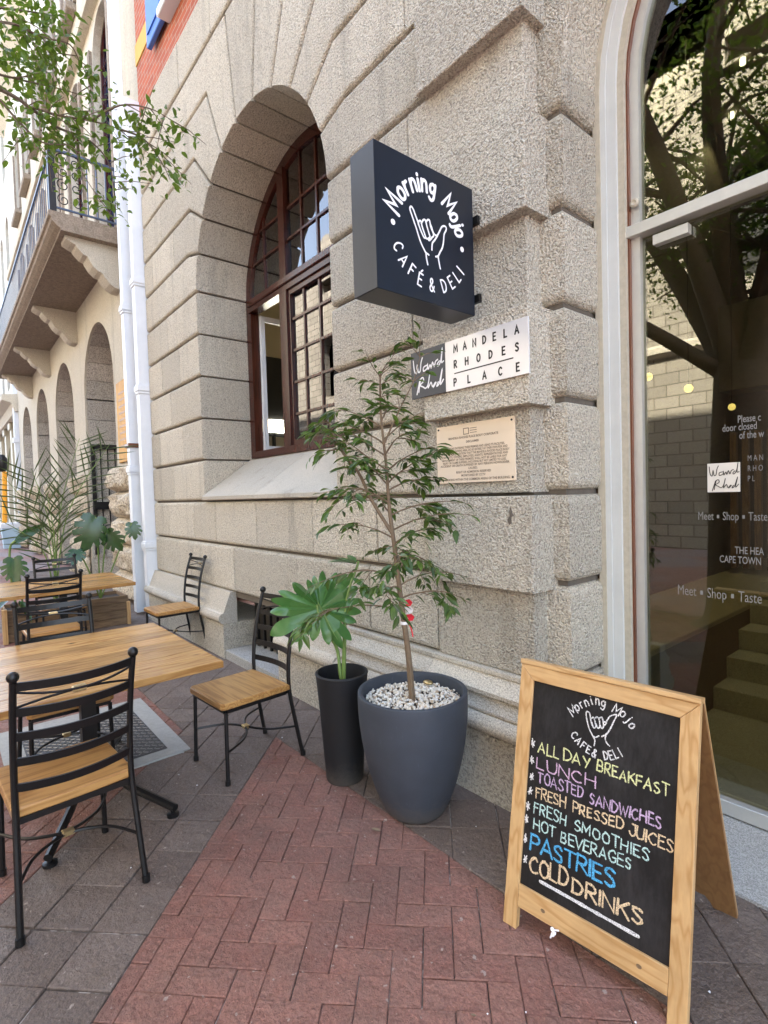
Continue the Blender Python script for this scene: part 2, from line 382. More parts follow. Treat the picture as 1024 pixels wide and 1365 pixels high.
def inset(poly, offs):
    n = len(poly); L = []
    for i in range(n):
        p, q = Vector(poly[i]), Vector(poly[(i+1) % n]); d = (q - p).normalized(); nn = Vector((-d.y, d.x))
        L.append((p + nn*offs[i], d, nn*offs[i], p))
    out = []
    for i in range(n):
        p1, d1, o1, _ = L[i-1]; p2, d2, o2, v = L[i]
        cr = d1.x*d2.y - d1.y*d2.x
        if abs(cr) < .03: out.append(v + (o1 + o2)/2)
        else:
            w = p2 - p1; out.append(p1 + d1*((w.x*d2.y - w.y*d2.x)/cr))
    return out
def stone(mb, poly, gaps, rounds, y0, y1, steps=3):
    Rm = max(rounds); rs = [(gaps, y1)]
    if Rm > 0:
        for k in range(steps + 1):
            a = math.pi/2*k/steps
            rs.append(([g + r*(1 - math.cos(a)) for g, r in zip(gaps, rounds)], y0 + Rm*(1 - math.sin(a))))
    else: rs.append((gaps, y0))
    mb.rings([[(p.x, y, p.y) for p in inset(poly, o)] for o, y in rs], True, True)
GJ, RJ, GV, RV = .011, .030, .0034, .005     # course joints with rounded arrises, tight vertical joints
def course(mb, z0, z1, xs, y0, y1, rj=RJ, gj=GJ, rv=RV):
    for a, b in zip(xs, xs[1:]):
        stone(mb, [(a, z0), (b, z0), (b, z1), (a, z1)], [gj, GV, gj, GV], [rj, rv, rj, rv], y0 + rnd.uniform(-.002, .003), y1)
def pillow(mb, x0, x1, y0, y1, z0, z1, r=.042, g=.012):   # block rounded towards its bed joints on every side
    rs = []
    for k in range(4):
        a = math.pi/2*k/3; rs.append((r*(1 - math.sin(a)), z0 + g + r*(1 - math.cos(a))))
    rs += [(o, z1 - (z - z0)) for o, z in reversed(rs)]
    mb.rings([[(x0+o, y0+o, z), (x1-o, y0+o, z), (x1-o, y1, z), (x0+o, y1, z)] for o, z in rs], True, True)
def wall_holes(mb, outer, holes, y0, y1):
    polys = [[Vector((x, 0, z)) for x, z in p] for p in [outer] + holes]
    flat = [p for q in polys for p in q]; tris = tessellate_polygon(polys)
    mb.add([(p.x, y0, p.z) for p in flat], tris)
    for q in polys: mb.rings([[(p.x, y, p.z) for p in q] for y in (y0, y1)], True, False)
def arch_poly(cx, hw, z0, zs, n=14, r=None):
    r = hw if r is None else r
    return [(cx - hw, z0), (cx + hw, z0)] + [(cx + hw*math.cos(math.pi*k/n), zs + r*math.sin(math.pi*k/n)) for k in range(n + 1)]
def text_mesh(mb, txt, size, O, U, V, N, align='CENTER', space=1.0, extr=.0, bold=0.0, sx=1.0, line=None):
    cu = bpy.data.curves.new('t', 'FONT'); cu.body = txt; cu.size = size; cu.align_x = align; cu.space_character = space
    cu.resolution_u = 3; cu.offset = bold; cu.extrude = extr
    ob = bpy.data.objects.new('t', cu); COL.objects.link(ob)
    dg = bpy.context.evaluated_depsgraph_get(); me = bpy.data.meshes.new_from_object(ob.evaluated_get(dg))
    O, U, V, N = Vector(O), Vector(U), Vector(V), Vector(N)
    mb.add([O + U*(p.co.x*sx) + V*p.co.y + N*p.co.z for p in me.vertices], [tuple(f.vertices) for f in me.polygons])
    bpy.data.objects.remove(ob); bpy.data.meshes.remove(me); bpy.data.curves.remove(cu)
# single-stroke alphabet: each glyph = (advance, [(smooth, points)...])
C_ = (1, [(.60,.84),(.40,1),(.14,.86),(0,.5),(.12,.15),(.38,0),(.62,.14)])
O_ = (1, [(.34,1),(.08,.82),(0,.5),(.08,.16),(.34,0),(.60,.16),(.68,.5),(.60,.84),(.34,1),(.22,.96)])
o_ = (1, [(.24,.58),(.05,.48),(0,.28),(.06,.07),(.24,0),(.42,.09),(.47,.3),(.40,.5),(.24,.58),(.14,.55)])
GL = {
'A': (.72, [(0,[(0,0),(.35,1),(.70,0)]), (0,[(.12,.34),(.58,.34)])]),
'B': (.62, [(0,[(0,0),(.01,1)]), (1,[(0,1),(.38,.98),(.50,.77),(.38,.56),(.02,.52)]), (1,[(.05,.52),(.44,.48),(.58,.26),(.42,.03),(0,0)])]),
'C': (.64, [C_]), 'D': (.64, [(0,[(0,0),(.01,1)]), (1,[(0,1),(.34,.95),(.58,.72),(.61,.42),(.40,.08),(0,0)])]),
'E': (.54, [(0,[(.50,1),(0,1),(0,0),(.53,0)]), (0,[(0,.52),(.42,.53)])]),
'F': (.52, [(0,[(.52,1),(0,1),(0,0)]), (0,[(0,.53),(.40,.54)])]),
'G': (.66, [C_, (0,[(.62,.14),(.64,.44),(.38,.44)])]),
'H': (.64, [(0,[(0,0),(0,1)]), (0,[(.62,0),(.62,1)]), (0,[(0,.52),(.62,.52)])]),
'I': (.08, [(0,[(.04,0),(.04,1)])]), 'J': (.48, [(1,[(.46,1),(.47,.5),(.44,.14),(.24,0),(.04,.10),(0,.26)]), (0,[(.2,1),(.5,1)])]),
'K': (.60, [(0,[(0,0),(0,1)]), (0,[(.56,1),(.02,.45)]), (0,[(.18,.60),(.60,0)])]),
'L': (.50, [(0,[(0,1),(0,0),(.48,0)])]),
'M': (.84, [(0,[(0,0),(.06,1),(.42,.30),(.78,1),(.84,0)])]), 'N': (.66, [(0,[(0,0),(0,1),(.64,0),(.64,1)])]),
'O': (.68, [O_]), 'P': (.56, [(0,[(0,0),(0,1)]), (1,[(0,1),(.40,.98),(.54,.75),(.40,.50),(0,.46)])]),
'R': (.60, [(0,[(0,0),(0,1)]), (1,[(0,1),(.38,.98),(.52,.77),(.38,.54),(.02,.50)]), (0,[(.16,.50),(.58,0)])]),
'S': (.54, [(1,[(.50,.86),(.30,1),(.07,.90),(.05,.68),(.26,.53),(.47,.38),(.50,.16),(.28,0),(.03,.12)])]),
'T': (.64, [(0,[(0,1),(.64,1)]), (0,[(.32,1),(.31,0)])]), 'U': (.62, [(1,[(0,1),(.01,.4),(.12,.06),(.32,0),(.52,.08),(.60,.4),(.60,1)])]),
'V': (.66, [(0,[(0,1),(.33,0),(.66,1)])]), 'W': (.90, [(0,[(0,1),(.22,0),(.45,.75),(.68,0),(.90,1)])]),
'Y': (.62, [(0,[(0,1),(.30,.48)]), (0,[(.62,1),(.22,0)])]),
'&': (.66, [(1,[(.64,0),(.40,.30),(.18,.66),(.20,.92),(.36,1),(.48,.86),(.40,.66),(.10,.40),(.02,.20),(.14,.02),(.34,.02),(.56,.28),(.62,.42)])]),
'*': (.60, [(0,[(.30,.95),(.30,.05)]), (0,[(.0,.72),(.60,.28)]), (0,[(.0,.28),(.60,.72)]), (0,[(.08,.5),(.5,.5)])]),
'o': (.47, [o_]), 'r': (.34, [(0,[(.02,0),(.02,.58)]), (1,[(.02,.34),(.12,.53),(.32,.56)])]),
'n': (.44, [(0,[(.02,0),(.02,.58)]), (1,[(.02,.36),(.16,.56),(.36,.52),(.42,.32),(.42,0)])]),
'i': (.06, [(0,[(.03,0),(.03,.56)]), (0,[(.03,.76),(.035,.80)])]),
'g': (.46, [(1,[(.24,.58),(.06,.48),(.03,.30),(.14,.12),(.32,.14),(.42,.32),(.38,.50),(.24,.58)]), (1,[(.44,.60),(.44,.2),(.40,-.18),(.22,-.30),(.04,-.20)])]),
'j': (.24, [(1,[(.20,.56),(.21,.1),(.16,-.2),(.0,-.26)]), (0,[(.20,.76),(.205,.80)])]),
}
GL['É'] = (.54, GL['E'][1] + [(0, [(.18, 1.16), (.36, 1.34)])])
def crom(P, n=6):
    if len(P) < 3: return P
    out = []
    for i in range(len(P) - 1):
        p0, p1, p2, p3 = P[max(i-1,0)], P[i], P[i+1], P[min(i+2, len(P)-1)]
        for k in range(n):
            t = k/n
            out.append(tuple(.5*(2*b + (c-a)*t + (2*a-5*b+4*c-d)*t*t + (3*b-a-3*c+d)*t**3) for a, b, c, d in zip(p0, p1, p2, p3)))
    return out + [P[-1]]
class Board:     # flat lettering laid on a real plane: origin O, axes U, V, outward normal N
    def __init__(s, O, U, V, N, lift=.0008): s.O, s.U, s.V, s.N = Vector(O), Vector(U).normalized(), Vector(V).normalized(), Vector(N).normalized(); s.k = 0; s.lift = lift; s.mb = MB()
    def P(s, x, y): return s.O + s.U*x + s.V*y + s.N*(s.lift + s.k*2e-6)
    def stroke(s, pts, w, smooth=True, rough=0.0):
        P = crom(pts) if smooth else pts
        P = [Vector(p[:2]) for p in P]; Q = [P[0]]
        for p in P[1:]:
            if (p - Q[-1]).length > 1e-5: Q.append(p)
        P = Q; n = len(P)
        if n < 2: return
        s.k += 1; L = []; Rr = []
        for i in range(n):
            a = (P[i] - P[i-1]).normalized() if i else None; b = (P[i+1] - P[i]).normalized() if i < n-1 else None
            t = a if b is None else b if a is None else ((a + b).normalized() if (a + b).length > .1 else b)
            m = Vector((-t.y, t.x)); h = w/2
            if a is not None and b is not None: h = min(w*1.1, h / max(.35, m.dot(Vector((-b.y, b.x)))))
            h *= 1 + rnd.uniform(-rough, rough)
            L.append(P[i] + m*h); Rr.append(P[i] - m*h)
        t0 = (P[0] - P[1]).normalized(); t1 = (P[-1] - P[-2]).normalized(); ring = list(Rr)
        def cap(c, t, frm):
            m = Vector((-t.y, t.x)); r = w/2
            return [c + (m*math.cos(a)*frm + t*math.sin(a))*r for a in (R(45), R(90), R(135))]
        vs = [s.P(*p) + s.N*(i*8e-6) for i, p in enumerate(L)] + [s.P(*p) + s.N*(i*8e-6) for i, p in enumerate(Rr)]; fs = [(i, i+1, n+i+1, n+i) for i in range(n-1)]
        c0 = [s.P(*p) for p in cap(P[0], t0, -1)]; c1 = [s.P(*p) + s.N*(n*8e-6) for p in cap(P[-1], t1, 1)]
        b = len(vs); vs += c0 + c1
        fs += [(0, b, b+1, b+2, n), (n-1, b+3, b+4, b+5, 2*n-1)]
        s.mb.add(vs, fs)
    def dot(s, x, y, r, n=16):
        s.k += 1; s.mb.add([s.P(x + r*math.cos(2*math.pi*i/n), y + r*math.sin(2*math.pi*i/n)) for i in range(n)], [tuple(range(n))])
    def glyph(s, ch, x, y, h, w, sx=1.0, ang=0.0, jit=0.0, slant=0.0, rough=0.0):
        adv, strokes = GL[ch]; c_, s_ = math.cos(ang), math.sin(ang)
        for sm, pts in strokes:
            q = []
            for px, py in pts:
                a, b = (px*sx + slant*py)*h + rnd.uniform(-jit, jit), py*h + rnd.uniform(-jit, jit)
                q.append((x + a*c_ - b*s_, y + a*s_ + b*c_))
            s.stroke(q, w, sm, rough)
        return adv*sx*h
    def word(s, txt, x, y, width, h, w, dy=0.0, jit=0.0, gap=.20, slant=0, rough=0.0):
        tot = sum(GL[c][0] for c in txt) + gap*(len(txt) - 1); sx = width/(tot*h); cx = x
        for c in txt:
            s.glyph(c, cx, y + dy*(cx - x)/width + rnd.uniform(-jit, jit), h*(1 + rnd.uniform(-2, 2)*jit/h), w, sx, 0, jit, slant, rough); cx += (GL[c][0] + gap)*sx*h
    def arc(s, txt, cx, cy, r, a0, a1, h, w, sx=1.0, inside=False, jit=0.0, slant=0):
        n = len(txt); ws = [GL[c][0]*sx*h for c in txt]; tot = sum(ws); span = abs(a1 - a0)*r; gap = (span - tot)/max(1, n-1); pos = 0
        for c, wd in zip(txt, ws):
            m = pos + wd/2; a = a0 + (a1 - a0)*(m/span); rot = a - math.pi/2 if not inside else a + math.pi/2
            bx, by = cx + r*math.cos(a), cy + r*math.sin(a)
            s.glyph(c, bx - math.cos(rot)*wd/2, by - math.sin(rot)*wd/2, h, w, sx, rot, jit, slant); pos += wd + gap
    def build(s, name, mat, parent): return s.mb.build(name, mat, parent)

# ------------------------------------------------------------------ paving
def clip(poly, planes):
    for a, b, c in planes:       # keep a*x+b*y <= c
        out = []
        for i in range(len(poly)):
            p, q = poly[i-1], poly[i]; dp, dq = a*p[0]+b*p[1]-c, a*q[0]+b*q[1]-c
            if dp*dq < 0:
                t = dp/(dp-dq); out.append((p[0]+(q[0]-p[0])*t, p[1]+(q[1]-p[1])*t))
            if dq <= 0: out.append(q)
        poly = out
        if len(poly) < 3: return []
    cl = []
    for p in poly:
        if not cl or math.hypot(p[0]-cl[-1][0], p[1]-cl[-1][1]) > .002: cl.append(p)
    if len(cl) > 2 and math.hypot(cl[0][0]-cl[-1][0], cl[0][1]-cl[-1][1]) < .002: cl.pop()
    return cl
def area(p): return .5*sum(p[i-1][0]*p[i][1] - p[i][0]*p[i-1][1] for i in range(len(p)))
def lay(mb, poly, gap=.0017):
    if len(poly) < 3 or abs(area(poly)) < 2e-4: return
    if area(poly) < 0: poly = poly[::-1]
    gs = [gap*rnd.uniform(.25, 1.3) for _ in poly]; q = inset(poly, gs); q2 = inset(poly, [g_ + .003 for g_ in gs])
    if area([tuple(v) for v in q2]) < 1e-4: return
    cxp, cyp = sum(v.x for v in q)/len(q), sum(v.y for v in q)/len(q); z0 = rnd.uniform(-.0022, .0022); ta, tb = rnd.gauss(0, .008), rnd.gauss(0, .008)
    zz = lambda v: z0 + ta*(v.x-cxp) + tb*(v.y-cyp)
    mb.rings([[(v.x, v.y, -.012) for v in q], [(v.x, v.y, zz(v)-.003) for v in q], [(v.x, v.y, zz(v)) for v in q2]], True, True)
RT = math.sqrt(.5)
def w45(u, v): return ((u - v)*RT, (u + v)*RT)      # u along (1,1), v along (-1,1)
def herringbone(mb, planes, bb, a=.105):
    x0, x1, y0, y1 = bb; us = [(x+y)*RT for x in (x0, x1) for y in (y0, y1)]; vs_ = [(y-x)*RT for x in (x0, x1) for y in (y0, y1)]
    for i in range(int(min(us)/a)-3, int(max(us)/a)+3):
        for j in range(int(min(vs_)/a)-3, int(max(vs_)/a)+3):
            m = (i - j) % 4
            if m == 0: r = [(i, j), (i+2, j), (i+2, j+1), (i, j+1)]
            elif m == 3: r = [(i, j), (i+1, j), (i+1, j+2), (i, j+2)]
            else: continue
            p = [w45(a*u + .031, a*v + .022) for u, v in r]
            if all(q[0] < x0 or q[0] > x1 or q[1] < y0 or q[1] > y1 for q in p): continue
            lay(mb, clip(p, planes))
def squares(mb, planes, bb, s=.2275, u0=-1.089, rect=False):
    x0, x1, y0, y1 = bb; us = [(x+y)*RT for x in (x0, x1) for y in (y0, y1)]; vs_ = [(y-x)*RT for x in (x0, x1) for y in (y0, y1)]
    for i in range(int((min(us)-u0)/s)-2, int((max(us)-u0)/s)+2):
        for j in range(int(min(vs_)/s)-2, int(max(vs_)/s)+2):
            o = rnd.uniform(-.006, .006)
            p = [w45(u0 + s*u, s*v - .002 + o) for u, v in [(i, j), (i+1, j), (i+1, j+1), (i, j+1)]]
            if all(q[0] < x0 or q[0] > x1 or q[1] < y0 or q[1] > y1 for q in p): continue
            lay(mb, clip(p, planes), .0028)
A1, A2 = -1.54, -2.50
g = MB(); s_ = 60
g.add([(-140, -60, -.013), (60, -60, -.013), (60, 40, -.013), (-140, 40, -.013)], [(0, 1, 2, 3)])
tag(g.build('ground', 'far_paving'), kind='structure')
g = MB(); g.add([(-15.5, -1.6, -.0085), (3.2, -1.6, -.0085), (3.2, 2.5, -.0085), (-15.5, 2.5, -.0085)], [(0, 1, 2, 3)])
tag(g.build('joint_sand', 'sand_joint'), kind='structure')
g = MB()
herringbone(g, [(-1, -1, -A1), (0, 1, 1.65), (1, 0, 3), (0, -1, 1.5)], (-3.3, 3, -1.5, 1.65))
herringbone(g, [(1, 1, A2), (0, 1, 1.22), (-1, 0, 8.2), (0, -1, 1.5)], (-8.2, .2, -1.5, 1.22))
herringbone(g, [(0, 1, 1.22), (1, 0, -9.2), (-1, 0, 15), (0, -1, 1.5)], (-15, -9.2, -1.5, 1.22))
tag(g.build('red_brick_paving', 'red_paver'), kind='structure')
g = MB()
squares(g, [(-1, -1, -A1), (0, -1, -1.65), (0, 1, 2.32), (1, 0, 3)], (-3.9, 3, 1.65, 2.32))
squares(g, [(1, 1, A1), (-1, -1, -A2), (0, 1, 2.32), (0, -1, 1.5)], (-5, .2, -1.5, 2.32))
squares(g, [(1, 1, A2), (0, -1, -1.22), (0, 1, 2.45), (-1, 0, 15)], (-15, -3, 1.22, 2.45))
squares(g, [(0, 1, 1.22), (1, 0, -8.2), (-1, 0, 9.2), (0, -1, 1.5)], (-9.2, -8.2, -1.5, 1.22))
tag(g.build('grey_paving', 'grey_paver'), kind='structure')

# ------------------------------------------------------------------ granite corner building
B = thing('granite_building', 'rusticated granite building with an arched window and a glass entrance door', 'building', (-4.5, 2.2, 0))
J = [.655, 1.13, 1.585, 2.04, 2.495, 2.955, 3.41, 3.865, 4.32, 4.775, 5.23, 5.685, 6.14]
YW, YB = 2.22, 2.86
w = MB()
course(w, J[0], J[1], [-7.55, -7.40, -6.64, -5.92, -5.04, -3.96, -2.85, -2.20], YW, YB)
course(w, J[1], J[2], [-7.55, -6.95, -6.10, -5.47, -4.52, -3.55, -2.75, -2.20], YW, YB)
lc = {2: [-7.50, -6.72], 3: [-7.2, -6.35], 4: [-7.5, -6.72], 5: [-7.0, -6.35], 6: [-6.72]}
for k in range(2, 7):
    course(w, J[k], J[k+1], [-7.55] + lc[k] + [-5.75], YW, YB)
    course(w, J[k], J[k+1], [-3.2] + ([-2.78] if k in (2, 5) else []) + [-2.35 if k % 2 == 0 else -2.20], YW, YB)
CX, CZ, RA = -4.475, 3.80, 1.275
ang = [175, 159.75, 144.25, 128.75, 113.25, 97.75]
kink = [(-5.75, J[7]), (-5.97, J[8]), (-5.865, J[9]), (-5.68, J[10]), (-5.29, J[11]), (-4.80, J[12])]
def intr(a): return (CX + RA*math.cos(R(a)), CZ + RA*math.sin(R(a)))
mir = lambda p: (2*CX - p[0], p[1])
XL = [-6.75, -6.4, -6.8, -6.45, -6.6]
for i in range(5):
    arc = [intr(ang[i+1] + (ang[i] - ang[i+1])*t/4) for t in range(5)]          # from upper joint down to lower joint
    A, Bq = kink[i], kink[i+1]; xl = XL[i]
    pts = [(xl, J[7+i]), A] if i else [(xl, J[7]), (-5.745, J[7])]
    poly = pts + arc[::-1][1 if i == 0 else 0:] + [Bq] + ([(xl, J[8+i])] if i < 4 or True else [])
    n = len(poly); gp = [GJ]*n; rd = [RJ]*n
    gp[-1], rd[-1] = GV, RV                                       # left vertical joint
    for k_ in range(n):                                           # intrados edges: sharp
        p, q = poly[k_], poly[(k_+1) % n]
        if abs(math.hypot(p[0]-CX, p[1]-CZ) - RA) < .03 and abs(math.hypot(q[0]-CX, q[1]-CZ) - RA) < .03: gp[k_] = 0; rd[k_] = .004
    stone(w, poly, gp, rd, YW + rnd.uniform(-.002, .002), YB)
    pm = [mir(p) for p in poly][::-1]; xr = [-2.35, -2.20][i % 2 == 0]
    pm = [(xr if abs(p[0] - mir((xl, 0))[0]) < 1e-6 else p[0], p[1]) for p in pm]
    gm = gp[:-1][::-1] + [gp[-1]]; rm = rd[:-1][::-1] + [rd[-1]]
    stone(w, pm, gm, rm, YW + rnd.uniform(-.002, .002), YB)
    xs = [-7.55] + ([-7.2] if i % 2 else []) + [xl]
    course(w, J[7+i], J[8+i], xs, YW, YB)
arc = [intr(82.25 + 15.5*t/4) for t in range(5)]
stone(w, arc[::-1] + [(-4.15, J[12]), (-4.80, J[12])], [0]*4 + [GJ]*3, [.004]*4 + [RJ]*3, YW, YB)
course(w, J[12], 6.68, [-7.55, -6.9, -6.0, -5.1, -4.2, -3.3, -2.4, -1.5, -.6, .3, 1.2, 2.4, 3.6, 6], YW - .01, YB)
# pier between window and door, and its mirror on the far side of the door
for k in range(12):
    if k % 2: stone(w, [(-2.2, J[k]-.03), (-1.487, J[k]-.03), (-1.487, J[k+1]-.01), (-2.2, J[k+1]-.01)], [.002]*4, [.007]*4, 2.15, 2.6)
    else: stone(w, [(-2.35 if k else -2.2, J[k]), (-1.53, J[k]), (-1.53, J[k+1]), (-2.35 if k else -2.2, J[k+1])], [.004, GV, .02, GV], [.008, .006, .01, RV], YW, 2.6)
    if k % 2: stone(w, [(1.087, J[k]-.03), (1.8, J[k]-.03), (1.8, J[k+1]-.01), (1.087, J[k+1]-.01)], [.002]*4, [.007]*4, 2.15, 2.6)
    else: stone(w, [(1.13, J[k]), (1.95, J[k]), (1.95, J[k+1]), (1.13, J[k+1])], [.004, GV, .02, GV], [.008, .006, .01, RV], YW, 2.6)
    course(w, J[k], J[k+1], [1.8 if k % 2 else 1.95, 2.7 + .2*(k % 2), 3.8, 4.9 - .2*(k % 2), 6.0], YW, YB)
    if J[k+1] < 3.9:
        for a, b in ((-1.62, -1.40), (1.0, 1.22)): pillow(w, a, b, 2.33, 2.67, J[k], J[k+1])
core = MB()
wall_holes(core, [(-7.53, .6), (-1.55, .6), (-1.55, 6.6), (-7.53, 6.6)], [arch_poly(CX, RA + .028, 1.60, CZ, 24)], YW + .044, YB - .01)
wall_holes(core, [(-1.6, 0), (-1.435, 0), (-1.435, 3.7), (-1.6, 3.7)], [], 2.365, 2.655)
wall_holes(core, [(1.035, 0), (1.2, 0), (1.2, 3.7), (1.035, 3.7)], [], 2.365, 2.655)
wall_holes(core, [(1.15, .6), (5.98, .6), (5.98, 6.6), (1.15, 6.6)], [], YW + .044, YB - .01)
wall_holes(w, [(-1.6, 3.6)] + [(-.2 + 1.2*math.cos(R(180 - 9*t)), 3.6 + 1.2*math.sin(R(180 - 9*t))) for t in range(21)] + [(1.2, 3.6), (1.2, 6.2), (-1.6, 6.2)], [], 2.335, 2.66)
wo = w.build('wall', 'granite', B)
core.build('wall_core', 'joint_mortar', B)  # recessed joints: groove shade darkened into the mortar colour
# plinth: base course and moulding, open at the basement recess
PROF = [(2.26,.657),(2.196,.657),(2.190,.652),(2.190,.632),(2.198,.626),(2.186,.606),(2.160,.580),(2.138,.566),(2.128,.560),(2.128,.540),(2.142,.532),(2.142,.522),(2.136,.500),(2.122,.474),(2.112,.468),(2.112,.456),(2.122,.448),(2.092,.440),(2.070,.420),(2.064,.398),(2.072,.374),(2.094,.356),(2.124,.350),(2.124,.345),(2.26,.345)]
PROL = [(2.26,.657),(2.192,.657),(2.188,.642),(2.172,.605),(2.148,.545),(2.128,.490),(2.118,.462),(2.112,.456),(2.088,.452),(2.068,.430),(2.062,.402),(2.070,.374),(2.092,.354),(2.12,.345),(2.26,.345)]
def plinth(xs):
    p = MB()
    for a, b in zip(xs, xs[1:]): p.extr(PROL if b < -3 else PROF, a + .0015, b - .0015)
    p.build('plinth_moulding', 'granite_grey', B, smooth=35)
plinth([-7.66, -7.3, -6.35, -5.55, -5.10]); plinth([-3.98, -3.1, -2.22, -1.36]); plinth([.96, 2.3, 3.6, 6])
for xs in ([-7.63, -6.8, -5.9, -5.10], [-3.98, -3.35, -2.6, -1.40], [1.0, 2.0, 3.4, 6.0]):
    pb = MB()
    for a, b in zip(xs, xs[1:]): stone(pb, [(a, -.02), (b, -.02), (b, .348), (a, .348)], [0, .002, .004, .002], [0, .005, .008, .005], 2.105, 2.75, 2)
    pb.build('plinth', 'granite', B)
pb = MB(); stone(pb, [(-1.62, 0), (-1.40, 0), (-1.40, .655), (-1.62, .655)], [0]*4, [.01]*4, 2.33, 2.66)
pb.build('plinth', 'granite', B)
r = MB(); r.box(-5.2, -3.9, 2.50, 2.60, -.02, .66); r.build('basement_wall', 'hall_dark', B)
r = MB(); r.box(-5.098, -3.982, 2.12, 2.50, -.02, .09, .006); r.build('basement_sill', 'granite_step', B)
gr = MB()
for i in range(8): gr.box(-5.0 + i*.135, -4.975 + i*.135, 2.42, 2.445, .09, .655)
gr.box(-5.09, -3.99, 2.415, 2.45, .60, .63); gr.box(-5.09, -3.99, 2.415, 2.45, .13, .16); gr.build('basement_grille', 'black_iron', B)
# sloped window sill in two stones
s = MB()
for a, b in ((-5.748, -4.48), (-4.476, -3.202)): s.extr([(2.86, 1.592), (2.195, 1.592), (2.188, 1.600), (2.188, 1.632), (2.20, 1.643), (2.795, 2.055), (2.86, 2.06)], a, b)
s.build('window_sill', 'sill_stone', B)
# arched window
fr = MB(); wall_holes(fr, arch_poly(CX, RA + .03, 2.05, CZ, 28), [arch_poly(CX, RA - .105, 2.13, CZ, 28)], 2.80, 2.90)
fr.box(-5.66, -3.29, 2.775, 2.885, 3.705, 3.765); fr.box(-5.66, -3.29, 2.755, 2.885, 3.765, 3.835, .008)
fr.box(-4.935, -4.795, 2.775, 2.885, 2.12, 3.704); fr.box(-4.925, -4.805, 2.785, 2.885, 3.836, CZ + math.sqrt(1.19**2 - .33**2))
fr.box(-5.66, -3.29, 2.765, 2.90, 2.052, 2.128)
WN = fr.build('window', 'mahogany', B)
ba = MB()
def arcx(x, rr=1.185): return CZ + math.sqrt(max(0.0, rr**2 - (x - CX)**2))
def arcz(z, sgn, rr=1.185): return CX + sgn*math.sqrt(max(0.0, rr**2 - (z - CZ)**2))
for x in (-5.30, -4.52, -4.24, -3.95, -3.66): ba.box(x - .013, x + .013, 2.81, 2.845, 3.83, arcx(x))
for z in (4.215, 4.52): ba.box(arcz(z, -1), arcz(z, 1), 2.807, 2.84, z - .012, z + .012)
for x in (-4.52, -4.24, -3.95, -3.66): ba.box(x - .013, x + .013, 2.81, 2.845, 2.18, 3.66)
for z in (2.444, 2.766, 3.084, 3.40): ba.box(-4.77, -3.33, 2.807, 2.84, z - .012, z + .012)
ba.box(-4.795, -4.75, 2.795, 2.85, 2.129, 3.704); ba.box(-4.75, -3.30, 2.795, 2.85, 2.129, 2.185); ba.box(-4.75, -3.30, 2.795, 2.85, 3.65, 3.704)
ba.build('glazing_bars', 'mahogany', WN)
pn = MB(); pn.box(-4.76, -3.30, 2.824, 2.829, 2.17, 3.67); pn.build('lower_pane', 'window_glass', WN)
pn = MB(); pn.rings([[(x, y, z) for x, z in arch_poly(CX, 1.18, 3.83, 3.831, 28)] for y in (2.824, 2.829)]); pn.build('fanlight_pane', 'window_glass', WN)
cs = MB()
for y0, y1, z0, z1 in ((2.90, 2.95, 2.14, 3.69), (3.47, 3.52, 2.14, 3.69), (2.95, 3.47, 2.14, 2.20), (2.95, 3.47, 3.63, 3.69)): cs.box(-5.64, -5.60, y0, y1, z0, z1)
cs.build('open_casement', 'white_paint', WN)
bk = MB(); bk.box(-7.55, 6.0, 2.3, 14, 14.0, 14.2); bk.box(-7.5, 6, 13.8, 14, 0, 14); bk.box(5.8, 6, 2.9, 13.8, 0, 14); bk.box(-7.55, -7.51, 2.9, 13.8, 5.75, 14); bk.build('roof', 'stone_under', B)  # unseen roof, back and side walls, added to keep sun from leaking in
ck = MB(); ck.rings([[(x, y, z) for x, z in ((-1.628, 1.455), (-1.618, 1.432), (-1.604, 1.440), (-1.606, 1.470), (-1.590, 1.478), (-1.600, 1.492), (-1.607, 1.520), (-1.616, 1.500), (-1.613, 1.476))] for y in (2.146, 2.152)]); ck.build('old_fixing', 'joint_mortar', B)
# room behind the window
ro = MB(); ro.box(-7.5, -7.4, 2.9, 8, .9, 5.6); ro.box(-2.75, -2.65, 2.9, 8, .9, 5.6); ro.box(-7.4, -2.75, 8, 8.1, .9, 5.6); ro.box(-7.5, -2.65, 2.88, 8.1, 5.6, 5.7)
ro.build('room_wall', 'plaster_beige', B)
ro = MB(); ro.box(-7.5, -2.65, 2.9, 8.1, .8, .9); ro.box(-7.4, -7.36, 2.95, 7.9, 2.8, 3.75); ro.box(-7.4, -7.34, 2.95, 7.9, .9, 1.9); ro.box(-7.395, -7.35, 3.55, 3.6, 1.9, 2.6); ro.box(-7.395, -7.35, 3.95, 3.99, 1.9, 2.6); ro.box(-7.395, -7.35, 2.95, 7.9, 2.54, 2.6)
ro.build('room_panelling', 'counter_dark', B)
ro = MB(); ro.box(-7.39, -7.33, 3.90, 6.4, 2.605, 2.79); ro.build('strip_light', 'panel_light', B)
